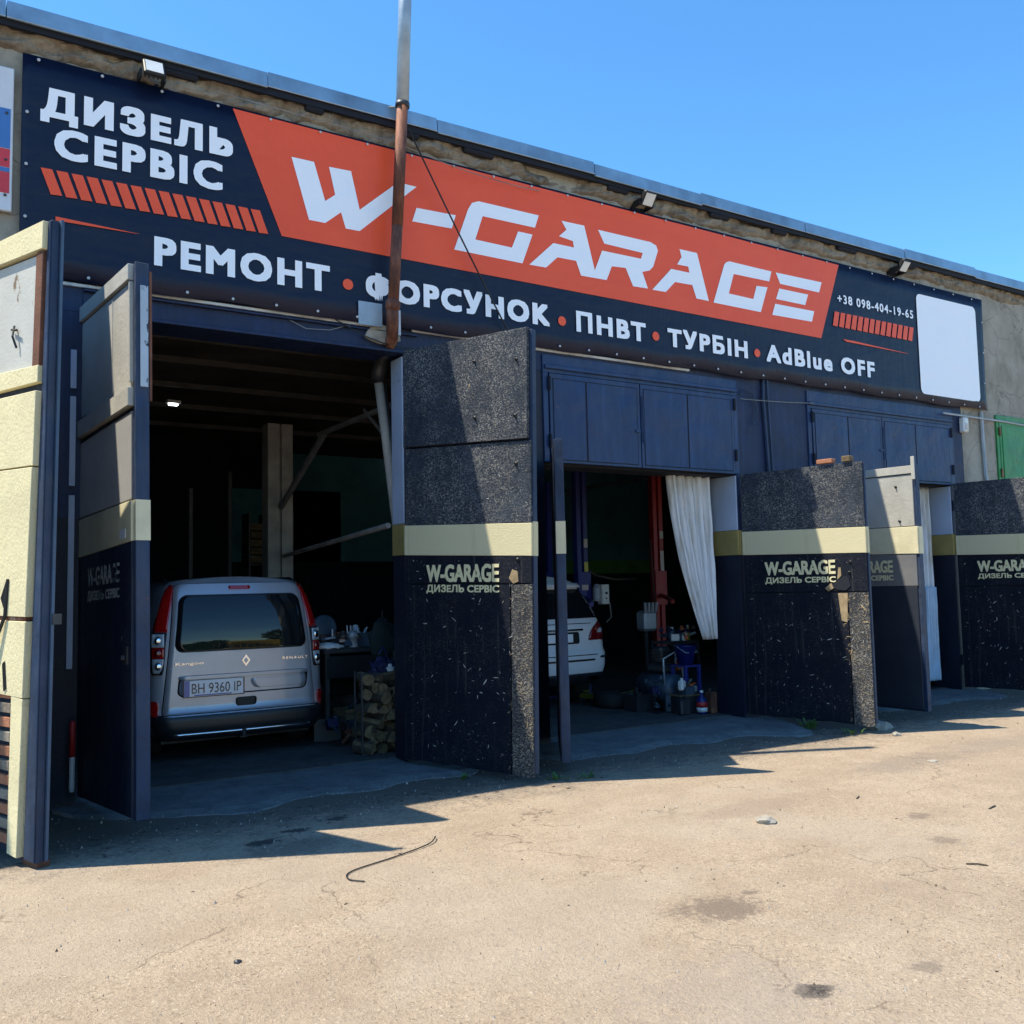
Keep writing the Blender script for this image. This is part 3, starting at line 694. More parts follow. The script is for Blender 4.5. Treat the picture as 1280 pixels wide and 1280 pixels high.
    for x, z in spots:
        if g0 is None:
            bm = B(); lathe(bm, [(.013, -.003), (.013, .004), (.008, .006), (.005, .002)], 10); 
            bmesh.ops.rotate(bm, verts=bm.verts[:], matrix=Matrix.Rotation(radians(90), 3, 'X'))
            g0 = obj('grommet', bm, 'grommet', t); g0.location = (x, -.086 if z < 4.6 else -.078, z)
        else: shared('grommet', g0, t, (x, -.086 if z < 4.6 else -.078, z))
banner()

def side_sign():
    t = thing('striped_sign', 'white blue and red striped metal sign left of the banner', 'sign', (0, 0, 0))
    part('panel', 'signwhite', t, (-1.6, .62, -.07, -.03, 4.87, 6.1), bev=.008)
    part('stripe', 'signblue', t, (-1.59, .6, -.074, -.0705, 5.40, 5.74)); part('stripe', 'signred', t, (-1.59, .6, -.074, -.0705, 5.24, 5.395))
    part('stripe', 'signblue', t, (-1.59, .6, -.074, -.0705, 5.20, 5.236)); part('stripe', 'signred', t, (-1.59, .6, -.074, -.0705, 5.02, 5.197))
    for z in (5.0, 5.3, 5.7):
        bm = B(); lathe(bm, [(.012, 0), (.012, .006), (.004, .009)], 8); bmesh.ops.rotate(bm, verts=bm.verts[:], matrix=Matrix.Rotation(radians(90), 3, 'X'))
        o = obj('screw', bm, 'darkmetal', t); o.location = (.57, -.075, z)
side_sign()

# ------------------------------------------------------------------ floodlights
def floods():
    for x, lab in ((1.70, 'leftmost floodlight above the banner, tilted up'), (7.40, 'middle floodlight above the orange banner field'), (12.36, 'rightmost floodlight above the phone number')):
        t = thing('floodlight', lab, 'floodlight', (x, -.05, 6.30), 0, 'floodlights along the top of the banner')
        part('bracket', 'black', t, (-.11, -.095, -.14, .04, -.05, .03), (.095, .11, -.14, .04, -.05, .03), (-.11, .11, .02, .045, -.06, .0))
        bm = B(); box(bm, -.09, .09, -.025, .025, -.09, .09, bev=.01)
        for i in range(5): box(bm, -.08+.036*i, -.07+.036*i, .025, .045, -.075, .075)
        h = obj('housing', bm, 'black', t); h.location = (0, -.17, .03); h.rotation_euler = (radians(-28 if x < 2 else 38), 0, 0)
        bm = B(); box(bm, -.073, .073, -.029, -.026, -.073, .073); obj('lens', bm, 'paper' if 0 else 'whitep', h)
        bm = B(); tube(bm, [(0, .03, -.02), (.02, .05, -.12), (.05, .03, -.16)], .006, 6); obj('cable', bm, 'cable', t)
floods()

# ------------------------------------------------------------------ chimney pole
def pole():
    t = thing('chimney_pipe', 'tall rusty flue pipe with a galvanised upper length in front of the banner', 'pipe', (3.98, -.25, 4.0))
    L = lambda *p: [(a-3.98, b_+.25, c-4.0) for a, b_, c in p]
    bm = B(); tube(bm, L((4.115, -.25, 6.63), (4.20, -.26, 8.9)), .067, 20); obj('galvanised_pipe', bm, 'zinc', t, True)
    bm = B(); tube(bm, L((3.985, -.25, 4.52), (4.04, -.25, 5.35)), .055, 20); obj('rusty_pipe', bm, 'rust', t, True)
    bm = B(); tube(bm, L((4.04, -.25, 5.34), (4.115, -.25, 6.64)), .058, 20); obj('rusty_pipe', bm, 'rust', t, True)
    bm = B(); tube(bm, L((4.113, -.25, 6.60), (4.116, -.25, 6.645)), .074, 20); obj('collar', bm, 'darkmetal', t, True)
    bm = B(); tube(bm, L((3.965, -.25, 4.46), (3.978, -.25, 4.50), (3.985, -.25, 4.545), (3.99, -.25, 4.57)), [.062, .075, .075, .058], 20); obj('collar', bm, 'rust', t, True)
    bm = B(); tube(bm, L((3.975, -.25, 4.50), (3.985, -.23, 4.36), (4.03, -.12, 4.22), (4.08, .08, 4.16)), .062, 20); obj('elbow', bm, 'rust', t, True)
    bm = B(); tube(bm, L((4.10, .14, 4.20), (4.16, .40, 4.16), (4.16, .48, 4.02), (4.13, .50, 3.92)), [.07, .075, .085, .06], 16); obj('elbow', bm, 'darkmetal', t, True)
    bm = B(); box(bm, *[-.30, -.045], .155, .165, .33, .565); obj('zinc_patch', bm, 'zinc', t)
    bm = B(); box(bm, .06, .16, .155, .167, .27, .53); obj('zinc_patch', bm, 'steelbar', t)
    bm = B(); n = 14; prism(bm, [(-.02+.19*cos(2*pi*k/n)*(1+.18*sin(k*5)), .27+.10*sin(2*pi*k/n)*(1+.2*cos(k*3))) for k in range(n)], .195, .225); obj('mortar_patch', bm, 'stone', t)
    t2 = thing('flue_offcut', 'pale leaning pipe just inside the left bay behind the jamb', 'pipe', (4.17, .52, 0))
    bm = B(); tube(bm, [(0, 0, 3.90), (.09, .0, 3.2), (.20, .0, 2.3), (.24, 0, 1.6)], .05, 12); obj('pipe', bm, 'column', t2, True)
    bm = B(); tube(bm, [(.06, -.03, 3.9), (.14, -.02, 3.2), (.23, .0, 2.3)], .014, 8); obj('hose', bm, 'cable', t2, True)
    def wire(name, pts, r, mat, lab, cat='wire', sag=0):
        bm = B(); P = [Vector(p) for p in pts]
        if len(P) == 2:
            P = [P[0].lerp(P[1], k/16) - Vector((0, 0, sag*4*(k/16)*(1-k/16))) for k in range(17)]
        tube(bm, P, r, 6); tag(obj(name, bm, mat), lab, cat)
    wire('diagonal_cable', [(4.19, -.22, 6.42), (5.45, -.12, 4.42)], .009, 'cable', 'black cable running diagonally down from the flue pipe across the banner', 'cable', .03)
    wire('guy_wire', [(3.70, .3, 6.75), (4.10, -.25, 6.60)], .009, 'wire', 'short twisted guy wire tying the flue pipe to the roof')
    wire('sagging_wire', [(2.3, -.12, 6.33), (4.12, -.20, 6.24)], .004, 'wire', 'thin pale wire from the left floodlight to the flue pipe', 'wire', .0)
    wire('sagging_wire', [(4.10, -.22, 6.22), (5.9, -.09, 6.16)], .004, 'wire', 'thin pale wire sagging along the banner top right of the flue pipe', 'wire', .05)
    wire('loose_wire', [(3.0, -.03, 4.29), (3.15, -.06, 4.22), (3.4, -.05, 4.24), (3.62, -.03, 4.33)], .004, 'wire', 'loose pale wire hanging on the left lintel')
    wire('loose_cable', [(3.45, -.06, 4.35), (3.75, -.07, 4.22), (4.0, -.08, 4.16), (4.3, -.06, 4.15)], .006, 'cable', 'black cable drooping along the lintel to the flue elbow', 'cable')
    wire('wall_conduit', [(9.46, -.03, 4.37), (9.45, -.03, 4.1), (9.48, -.03, 3.6), (9.50, -.03, 3.1)], .022, 'conduit', 'left navy cable conduit on the pier between the low bays', 'conduit')
    wire('wall_conduit', [(9.53, -.03, 4.37), (9.54, -.03, 4.0), (9.56, -.03, 3.5), (9.57, -.03, 3.1)], .020, 'conduit', 'right navy cable conduit on the pier between the low bays', 'conduit')
    wire('looped_cable', [(9.02, -.03, 4.12), (9.10, -.04, 4.2), (9.25, -.04, 4.15), (9.32, -.04, 3.95), (9.28, -.04, 3.8), (9.22, -.04, 3.75)], .010, 'conduit', 'looped cable beside the hatch right corner', 'cable')
    wire('thin_wire', [(9.0, -.05, 4.06), (10.4, -.06, 4.12)], .005, 'wire', 'thin wire strung across the pier between the low bays', 'wire', .01)
    wire('grey_cable', [(13.35, -.08, 4.22), (15.0, -.05, 4.22), (16.5, -.05, 4.18)], .016, 'pvc', 'grey cable along the wall beneath the banner right end', 'cable')
    wire('downpipe', [(14.44, -.04, 4.34), (14.44, -.04, 3.9), (14.46, -.04, 3.3), (14.60, -.05, 2.9), (14.6, -.05, 0)], .028, 'pvc', 'grey conduit running down the bare wall left of the green hatch', 'pipe')
    s = thing('motion_sensor', 'small white sensor box on the navy wall end', 'sensor', (13.92, -.03, 4.08))
    part('body', 'whitep', s, (-.06, .07, -.07, .03, -.12, .12), bev=.02); part('lens', 'paper', s, (-.035, .045, -.08, -.0705, -.08, .02), bev=.004)
pole()

# ------------------------------------------------------------------ green hatch of the next bay
def green_hatch():
    t = thing('green_hatch', 'green steel hatch with rusty hinges in the wall at far right', 'hatch', (14.86, 0, 3.2))
    part('frame', 'greendoor', t, (0, .07, -.03, .1, 0, 1.12), (.071, 1.74, -.03, .1, 1.03, 1.12), bev=.004)
    part('door', 'greendoor', t, (.08, .88, -.035, .02, .0, 1.02), bev=.004); part('door', 'greendoor', t, (.89, 1.73, -.035, .02, .0, 1.02), bev=.004)
    part('panel', 'greendoor', t, (.14, .82, -.045, -.0355, .06, .95), bev=.003)
    for z in (.1, .78): part('hinge', 'rust', t, (.05, .09, -.055, -.0355, z, z+.14), bev=.004)
    g = thing('green_gate', 'green gate below the green hatch, behind the far right leaf', 'gate', (14.86, 0, 0))
    part('leaf', 'greendoor', g, (0, 1.74, .0, .06, 0, 3.17))
green_hatch()

# ------------------------------------------------------------------ gate leaves
def leaf(label, hinge, free, z0, z1, thick=.11, lean=0.0, edge='edge'):
    dx, dy = free[0]-hinge[0], free[1]-hinge[1]; W = sqrt(dx*dx+dy*dy)
    t = thing('gate_leaf', label, 'gate', (hinge[0], hinge[1], 0), math.atan2(dy, dx), 'open gate leaves of the garage bays')
    # local x runs from hinge to free edge, -y is the face turned to the left of the photo
    bm = B(); f = .05
    def lb(x0, x1, y0, y1, a, c): box(bm, x0, x1, y0, y1, a, c)
    lb(0, W-f, .012, .035, z0, z1)               # core sheet
    o = obj('core_sheet', bm, 'leafsteel', t)
    parts = [o]
    for nm, x0, x1, za, zb in (('free_edge', W-f, W, z0, z1), ('hinge_edge', 0, f, z0, z1)):
        bm = B(); box(bm, x0, x1, .0 if nm == 'hinge_edge' else -.002, thick, za, zb, bev=.004)
        parts.append(obj(nm, bm, edge if nm == 'free_edge' else 'leafsteel', t))
    for za, zb in ((z0, z0+f), (z1-f, z1), ((z0+z1)/2, (z0+z1)/2+f)):
        bm = B(); box(bm, f+.001, W-f-.001, .0352, thick-.004, za, zb); parts.append(obj('cross_rail', bm, 'leafsteel', t))
    for z in (z0+.3, z1-.4):
        bm = B(); tube(bm, [(-.012, .02, z), (-.012, .02, z+.16)], .02, 8); parts.append(obj('hinge', bm, 'darkmetal', t))
    return t, W
def board(t, name, mat, pts, y0=-.02, y1=.011, bev=.003, label=None):
    bm = B(); prism(bm, pts, y0, y1)
    if bev: bmesh.ops.bevel(bm, geom=bm.edges[:], offset=bev, segments=1, affect='EDGES', profile=.5)
    return obj(name, bm, mat, t, label=label)
def bolts(t, pts, y=-.024):
    for x, z in pts:
        bm = B(); lathe(bm, [(.018, 0), (.018, .004), (.007, .014), (.006, .03)], 8); bmesh.ops.rotate(bm, verts=bm.verts[:], matrix=Matrix.Rotation(radians(90), 3, 'X'))
        o = obj('bolt', bm, 'black', t); o.location = (x, y, z)
def chips(t, W, z0, z1, n, seed, y, mat='rawwood', xbias=None, smin=.01, smax=.035):
    """splinters knocked out of the painted board, joined"""
    rnd = random.Random(seed); bm = B()
    for i in range(n):
        x = rnd.uniform(.06, W-.06) if xbias is None else min(W-.01, max(0.02, rnd.gauss(*xbias))); z = rnd.uniform(z0, z1)
        a = rnd.uniform(0, pi); l = rnd.uniform(smin, smax)*(1 if rnd.random() < .8 else 1.8); w = l*rnd.uniform(.05, .2)
        c, s_ = cos(a), sin(a)
        vs = [bm.verts.new((x+c*p*l-s_*q*w, y-rnd.uniform(0, .003), z+s_*p*l+c*q*w)) for p, q in ((-1, 0), (-.3, -1), (.5, -.8), (1, .1), (.2, .9))]
        f = bm.faces.new(vs)
        f.normal_update()
        if f.normal.y > 0: f.normal_flip()
    o = obj('splinters', bm, mat, t, kind='stuff'); return o

def leaves():
    # ---- L1: cream leaf at the left border
    t, W = leaf('cream boarded gate leaf with blue steel edge at the left border', (.10, -.03), (.71, -1.72), .02, 4.26, .055)
    t.rotation_euler.y = .019; e = W-.1; ez = lambda z: W-.15+.11*z/4.25
    Yf = -.022
    board(t, 'frame_strip', 'cream', [(.03, 4.10), (ez(4.1)+.01, 4.06), (ez(4.25)+.01, 4.25), (.03, 4.25)], -.045)
    board(t, 'recessed_board', 'whitepeel', [(.03, 3.2), (ez(3.2)-.10, 3.2), (ez(4)-.10, 4.045), (.03, 4.085)], -.012)
    board(t, 'batten', 'wood_brown', [(ez(3.2)-.095, 3.2), (ez(3.2), 3.28), (ez(4.05), 4.05), (ez(4.05)-.095, 4.05)], -.032)
    board(t, 'cream_board', 'cream', [(.03, 3.17), (ez(3.16), 3.16), (ez(3.27), 3.275), (.9, 3.30), (.03, 3.24)], -.036)
    board(t, 'cream_board', 'cream', [(.03, 2.62), (ez(2.6)+.01, 2.60), (ez(3.1)+.01, 3.10), (.03, 3.12)], -.05)
    board(t, 'cream_board', 'cream', [(.03, 1.60), (ez(1.6)-.01, 1.60), (ez(2.59), 2.59), (.03, 2.61)], -.05)
    board(t, 'rust_strip', 'rust', [(.5, 1.575), (ez(1.6)-.03, 1.575), (ez(1.6)-.03, 1.597), (.5, 1.597)], -.04)
    board(t, 'cream_board', 'cream', [(.03, 1.10), (ez(1.07)-.01, 1.07), (ez(1.57)-.01, 1.57), (.03, 1.57)], -.048)
    e = ez(.6)
    board(t, 'cream_board', 'cream', [(e-.16, .05), (ez(0)-.01, .04), (ez(1.06)-.01, 1.06), (e-.16, 1.09)], -.046)
    k = 0
    z = .08
    while z < 1.05:
        board(t, 'brick', 'brick' if k % 2 == 0 else 'ledge', [(.1, z), (e-.20, z+.02), (e-.20, z+.085), (.1, z+.065)], -.03); z += .095; k += 1
    board(t, 'edge_flange', 'edge', [(ez(0)+.015, .03), (ez(4.25)+.012, 4.25), (W+.004, 4.25), (W+.004, .03)], -.012, -.003)
    bm = B(); box(bm, W-.03, W+.02, .056, .075, .03, 4.27); obj('outer_flange', bm, 'edge2', t)
    bm = B(); box(bm, W+.001, W+.03, .06, .12, 1.55, 1.62); obj('latch', bm, 'darkmetal', t)
    bm = B(); tube(bm, [(e-.23, -.055, 1.85), (e-.25, -.06, 1.60), (e-.33, -.075, 1.45), (e-.38, -.07, 1.30), (e-.36, -.06, 1.22)], .012, 6); obj('cable', bm, 'cable', t)
    bm = B(); prism(bm, [(e-.28, 1.28), (e-.25, 1.1), (e-.22, 1.12), (e-.25, 1.3)], -.056, -.0502); prism(bm, [(e-.33, 1.72), (e-.25, 1.85), (e-.23, 1.70), (e-.26, 1.62)], -.056, -.0512); obj('black_scrawl', bm, 'black', t)
    bm = B(); tube(bm, [(e-.30, -.03, 3.60), (e-.28, -.05, 3.52), (e-.26, -.03, 3.44)], .008, 6); tube(bm, [(e-.34, -.03, 3.58), (e-.24, -.04, 3.56)], .008, 6); obj('hook', bm, 'black', t)
    bm = B(); prism(bm, [(e-.1, .0), (e-.0, -.04), (W-.02, -.045), (W+.0, .03), (e, .04)], .02, .10); obj('bottom_scrap', bm, 'wood_brown', t)
    # ---- L2
    t, W = leaf('tall leaf left of the grey van, upper part light grey and side edge peeling', (1.20, -.03), (1.385, -1.42), .05, 4.16, .10)
    t.rotation_euler.y = -.034
    g = 'osb_grey'
    board(t, 'upper_board', 'leafgrey', [(.03, 3.21), (W-.075, 3.18), (W-.075, 4.02), (.03, 4.02)], -.014)
    board(t, 'top_rail', 'leafgrey', [(.0, 4.03), (W-.055, 4.03), (W-.055, 4.155), (.0, 4.155)], -.04)
    board(t, 'side_batten', 'leafgrey', [(W-.072, 3.24), (W-.045, 3.24), (W-.055, 4.02), (W-.072, 4.02)], -.03)
    board(t, 'groove_batten', 'leafgrey', [(W-.50, 3.24), (W-.485, 3.24), (W-.485, 4.0), (W-.50, 4.0)], -.019)
    board(t, 'middle_rail', 'leafgrey', [(.02, 3.03), (W-.045, 3.06), (W-.045, 3.20), (.02, 3.17)], -.045)
    board(t, 'lower_board', 'dusty', [(.02, 2.35), (W-.05, 2.36), (W-.05, 3.02), (.02, 2.98)], -.016, label='grey painted board')
    board(t, 'band', 'band_paint', [(.02, 2.02), (W-.05, 2.05), (W-.05, 2.35), (.02, 2.335)], -.02)
    board(t, 'lower_board', 'leafsteel', [(.02, .07), (W-.05, .07), (W-.05, 2.045), (.02, 2.015)], -.018)
    bm = B(); box(bm, W-.052, W+.004, -.004, .104, 2.05, 2.35); obj('band', bm, 'band_paint', t)
    bm = B(); box(bm, W+.001, W+.012, .03, .09, 3.20, 3.98, bev=.003); obj('peeling_strip', bm, 'peel', t)
    bm = B(); box(bm, W-.045, W+.002, .101, .12, 3.1, 4.1); obj('side_strip', bm, 'wood_brown', t)
    bm = B(); box(bm, W-.30, W-.17, -.024, -.0195, 2.08, 2.15); obj('label_plate', bm, 'signwhite', t)
    text('stencil', 'W-GARAGE', 'stencil_pale', t, .30, 1.10, 1.76, 1.91, -.022, .03, stencil=True)
    text('stencil', 'ДИЗЕЛЬ СЕРВIС', 'stencil_pale', t, .30, 1.10, 1.63, 1.725, -.022, .03, stencil=False)
    bm = B(); box(bm, W-.20, W-.12, -.03, -.0185, 1.15, 1.28); tube(bm, [(W-.16, -.035, 1.20), (W-.16, -.06, 1.20)], .02, 8); obj('lock', bm, 'darkmetal', t)
    chips(t, W, 1.05, 1.45, 14, 3, -.02, 'stencil_pale', (W-.16, .04), .004, .014)
    # ---- L3
    def osbleaf(lab, hinge, free, z1, zs, seamz, vx, txt, seed, upper=True, thk=.055):
        t, W = leaf(lab, hinge, free, .06, z1, thk)
        e = W-.012
        if upper:
            board(t, 'upper_board', 'osb', [(.0, zs+.02), (W-.035, zs-.03), (W-.03, z1+.015), (.0, z1+.03)], -.045, -.006)
            board(t, 'middle_board', 'osb', [(.01, 2.335), (e, 2.30), (e, zs-.05), (.01, zs)], -.024)
        else:
            board(t, 'middle_board', 'osb', [(.01, 2.335), (e, 2.30), (e, z1+.01), (.01, z1+.02)], -.024)
        board(t, 'band', 'osb_cream', [(.0, 2.035), (e+.005, 2.00), (e+.005, 2.297), (.0, 2.332)], -.027)
        board(t, 'lettered_board', 'osb_dark', [(.01, seamz+.006), (e, seamz+.01), (e, 1.995), (.01, 2.03)], -.024)
        rag = [(.01+(vx-.02)*k/10, .03+.03*abs(noise.noise(Vector((k*1.3, seed, 0))))) for k in range(11)]
        board(t, 'lower_board', 'osb_dark', rag + [(vx-.008, seamz-.004), (.01, seamz-.006)], -.026, bev=0)
        rag = [(vx+.004+(e-vx-.004)*k/5, .02+.03*abs(noise.noise(Vector((k*1.7, seed, 3))))) for k in range(6)]
        board(t, 'lower_strip', 'osb_strip', rag + [(e, seamz+.0), (vx+.004, seamz-.004)], -.024, bev=0)
        text('stencil', 'W-GARAGE', txt, t, W*.19, W*.76, 1.765, 1.935, -.0285, .045, shear=.0, stencil=True)
        text('stencil', 'ДИЗЕЛЬ СЕРВIС', txt, t, W*.19, W*.76, 1.655, 1.742, -.0285, .04)
        chips(t, W, .08, seamz, 150, seed, -.0275, 'splint', smin=.004, smax=.022); chips(t, W, seamz+.05, 1.98, 30, seed+5, -.0255, 'splint', smin=.003, smax=.012); chips(t, W, 2.4, 3.0, 60, seed+6, -.0255, 'splint', smin=.003, smax=.012)
        chips(t, W, .08, seamz, 26, seed+1, -.0275, 'rawwood', (W-.04, .02), .006, .022)
        chips(t, W, .08, seamz-.05, 16, seed+2, -.0275, 'rawwood', (vx-.01, .015), .006, .022)
        return t, W
    t, W = osbleaf('tall black strand board leaf right of the grey van, sun on its outer third', (4.17, -.03), (4.72, -1.52), 4.08, 3.10, 1.745, 1.34, 'stencil', 11); t.rotation_euler.y = .018
    bolts(t, [(.94, 3.86), (1.44, 3.81), (.94, 3.32), (1.42, 3.29)], -.046); bolts(t, [(1.41, 2.85), (1.42, 1.97)], -.026)
    chips(t, W, 3.5, 3.9, 12, 31, -.0465, 'rawwood', (.83, .05), .006, .022)
    bm = B(); prism(bm, [(1.32, 1.80), (1.36, 1.88), (1.42, 1.86), (1.43, 1.77), (1.37, 1.75)], -.03, -.0245); obj('bare_patch', bm, 'rawwood', t)
    bm = B(); box(bm, W-.052, W+.003, -.004, .059, 2.0, 2.31); obj('band', bm, 'osb_cream', t)
    # ---- L4: seen edge on
    t, W = leaf('narrow looking leaf seen edge on beside the white car', (6.02, -.03), (5.16, -1.30), .05, 3.10, .085)
    board(t, 'face_sheet', 'leafsteel', [(.02, .06), (W-.05, .06), (W-.05, 3.09), (.02, 3.09)], -.012)
    bm = B(); box(bm, W-.052, W+.004, -.004, .09, 2.0, 2.31); obj('band', bm, 'band_paint', t)
    # ---- L5
    t, W = osbleaf('short strand board leaf between the two low bays with brick pieces on top', (8.97, -.03), (9.28, -1.66), 3.05, 0, 1.55, 1.40, 'stencil', 23, upper=False, thk=.036)
    bm = B(); box(bm, W-.052, W+.003, -.004, .039, 2.0, 2.30); obj('band', bm, 'osb_cream', t)
    bm = B(); prism(bm, [(1.20, 1.62), (1.26, 1.68), (1.36, 1.74), (1.42, 1.72), (1.44, 1.62), (1.38, 1.57), (1.28, 1.58)], -.032, -.0252); obj('torn_hole', bm, 'hatch_gap', t)
    bm = B(); prism(bm, [(1.12, 1.60), (1.20, 1.66), (1.23, 1.60), (1.16, 1.56)], -.034, -.0262); prism(bm, [(1.28, 1.70), (1.33, 1.74), (1.33, 1.84), (1.30, 1.84)], -.034, -.0262); obj('splinter', bm, 'rawwood', t)
    board(t, 'bare_batten', 'rawwood', [(1.31, 1.22), (1.38, 1.2), (1.40, 1.54), (1.28, 1.54)], -.032, -.0262, 0)
    chips(t, W, .75, 1.5, 26, 77, -.0285, 'rawwood', (1.37, .03), .01, .05)
    chips(t, W, 1.2, 1.55, 14, 78, -.0285, 'rawwood', (W-.04, .02), .008, .03)
    bolts(t, [(1.43, 1.78), (1.45, 1.9)], -.026)
    # ---- L6
    t, W = leaf('grey topped leaf behind the short strand board leaf', (10.56, -.03), (10.60, -1.42), .05, 3.12, .075)
    board(t, 'upper_board', 'leafgrey', [(.03, 2.36), (W-.04, 2.35), (W-.04, 3.0), (.03, 3.02)], -.02)
    board(t, 'top_rail', 'leafgrey', [(.0, 3.03), (W-.01, 3.01), (W-.01, 3.11), (.0, 3.13)], -.035)
    board(t, 'top_hook', 'leafgrey', [(W-.03, 2.93), (W+.02, 2.93), (W+.02, 3.22), (W-.03, 3.22)], -.05, -.036)
    board(t, 'band', 'band_paint', [(.0, 2.03), (W+.0, 2.0), (W+.0, 2.34), (.0, 2.355)], -.026)
    bm = B(); box(bm, W+.0005, W+.006, -.004, .079, 2.0, 2.34); obj('band', bm, 'band_paint', t)
    board(t, 'middle_board', 'dusty', [(.03, 1.60), (W-.04, 1.60), (W-.04, 1.995), (.03, 2.025)], -.018)
    board(t, 'lower_board', 'dusty_shaded', [(.03, .07), (W-.05, .07), (W-.05, 1.59), (.03, 1.59)], -.018)
    text('stencil', 'W-GARAGE', 'stencil', t, .25, 1.02, 1.77, 1.93, -.0215, .045, stencil=True)
    text('stencil', 'ДИЗЕЛЬ СЕРВIС', 'stencil', t, .25, 1.02, 1.66, 1.745, -.0215, .04)
    bolts(t, [(1.12, 2.86), (1.15, 2.42)], -.022)
    # ---- L7
    t, W = osbleaf('far right strand board leaf cut by the photo border', (13.58, -.03), (13.80, -1.62), 3.12, 0, 1.55, 1.40, 'stencil', 41, upper=False, thk=.04)
leaves()

def brick_bits():
    o = obj('brick_piece', box(B(), -.10, .10, -.05, .05, 0, .055, bev=.008), 'brick'); o.location = (9.19, -1.20, 3.078); o.rotation_euler = (0, 0, 1.77)
    tag(o, 'orange brick piece lying on the short leaf top edge', 'brick')
    o = obj('wood_block', box(B(), -.055, .055, -.05, .05, 0, .07, bev=.008), 'log'); o.location = (9.24, -1.47, 3.072); o.rotation_euler = (0, 0, 1.77)
    tag(o, 'small wooden block on the outer corner of the short leaf', 'block')
brick_bits()
# ------------------------------------------------------------------ cars
def interp(tab, z):
    for (a, va), (b, vb) in zip(tab, tab[1:]):
        if z <= b: 
            k = max(0, (z-a)/(b-a)) if b > a else 0
            return va + (vb-va)*k
    return tab[-1][1]
class Rear:
    """rear end surface of a car: y as a function of x and z; hw = half width by height, lean = set-back by height"""
    def __init__(s, hw, lean, crown=.05, edge=.16): s.hw, s.lean, s.crown, s.edge = hw, lean, crown, edge
    def y(s, x, z):
        w = interp(s.hw, z); u = min(1.0, abs(x)/w)
        y = interp(s.lean, z) + s.crown*u*u
        if u > .80: y += s.edge*((u-.80)/.20)**2.2
        return y
def patch(surf, rows, off, n=16, th=.006):
    """panel following the surface; rows = (z, xleft, xright) from bottom to top"""
    bm = B(); g = []
    for z, a, b in rows: g.append([bm.verts.new((a+(b-a)*i/n, surf.y(a+(b-a)*i/n, z)-off, z)) for i in range(n+1)])
    for j in range(len(g)-1):
        for i in range(n): bm.faces.new((g[j][i], g[j][i+1], g[j+1][i+1], g[j+1][i]))
    ring = [g[0][i] for i in range(n+1)] + [g[j][n] for j in range(1, len(g))] + [g[-1][i] for i in range(n-1, -1, -1)] + [g[j][0] for j in range(len(g)-2, 0, -1)]
    back = [bm.verts.new((v.co.x, v.co.y+th+off*.6, v.co.z)) for v in ring]
    m = len(ring)
    for i in range(m): bm.faces.new((ring[i], back[i], back[(i+1) % m], ring[(i+1) % m]))
    bmesh.ops.recalc_face_normals(bm, faces=bm.faces[:])
    return bm
def rrows(z0, z1, l0, l1, r0, r1, rad, n=5, m=12):
    """rows of a rounded quadrilateral: left edge l0 (bottom) to l1 (top), right edge r0 to r1"""
    zs = [z0 + rad*(1-cos(pi/2*k/n)) for k in range(n)] + [z0+rad+(z1-z0-2*rad)*k/m for k in range(m+1)] + [z1 - rad*(1-cos(pi/2*k/n)) for k in range(n-1, -1, -1)]
    out = []
    for z in zs:
        t = (z-z0)/(z1-z0); d = 0
        if z < z0+rad: q = (z0+rad-z)/rad; d = rad*(1-sqrt(max(0, 1-q*q)))
        if z > z1-rad: q = (z-(z1-rad))/rad; d = rad*(1-sqrt(max(0, 1-q*q)))
        out.append((z, l0+(l1-l0)*t+d, r0+(r1-r0)*t-d))
    return out
def wheel(t, x, y, r=.31, w=.2, name='wheel'):
    bm = B(); lathe(bm, [(r*.62, -w/2), (r*.93, -w/2), (r, -w*.36), (r, w*.36), (r*.93, w/2), (r*.62, w/2)], 28); bmesh.ops.rotate(bm, verts=bm.verts[:], matrix=Matrix.Rotation(radians(90), 3, 'Y'))
    o = obj(name, bm, 'rubber', t, True); o.location = (x, y, r)
    bm = B(); lathe(bm, [(r*.6, -w*.40), (r*.60, w*.40), (r*.15, w*.34)], 20); bmesh.ops.rotate(bm, verts=bm.verts[:], matrix=Matrix.Rotation(radians(90), 3, 'Y')); obj('rim', bm, 'zinc', o, True)
def carbody(t, S, zs, length, hood_y, hood_z, mat):
    """body shell: rings taken at growing distance from the rear face"""
    bm = B(); prof = [(z, interp(S.hw, z)) for z in zs]; top = zs[-1]
    rings = []
    def ring(dy, inset, clampz=None, zin=0):
        r = []
        for sgn in (1, -1):
            pp = prof if sgn == 1 else prof[::-1]
            for z, w in pp:
                zz = z if clampz is None or z < clampz else clampz + (z-clampz)*.04
                ww = (w if clampz is None or z < clampz else interp(S.hw, clampz)*(1-.10*(z-clampz)))
                ww = max(.02, ww-inset)
                base = interp(S.lean, z) if dy < 1 else 0
                r.append(bm.verts.new((sgn*ww, base*(1-min(1, dy)) + dy, zz-zin*(z/top))))
        return r
    e = S.edge + S.crown
    for dy, ins in ((e*.45, .16), (e*.62, .09), (e*.85, .03), (e*1.15, 0), (.9, -.0), (hood_y-1.05, .0), (hood_y-.9, .0)): rings.append(ring(dy, ins))
    rings.append(ring(hood_y, .02, hood_z)); rings.append(ring(length-.35, .06, hood_z-.12)); rings.append(ring(length, .18, hood_z-.3))
    n = len(rings[0])
    for a, b_ in zip(rings, rings[1:]):
        for k in range(n): bm.faces.new((a[k], a[(k+1) % n], b_[(k+1) % n], b_[k]))
    bm.faces.new(rings[-1]); bm.faces.new(rings[0][::-1])
    bmesh.ops.recalc_face_normals(bm, faces=bm.faces[:])
    return obj('body', bm, mat, t, True)

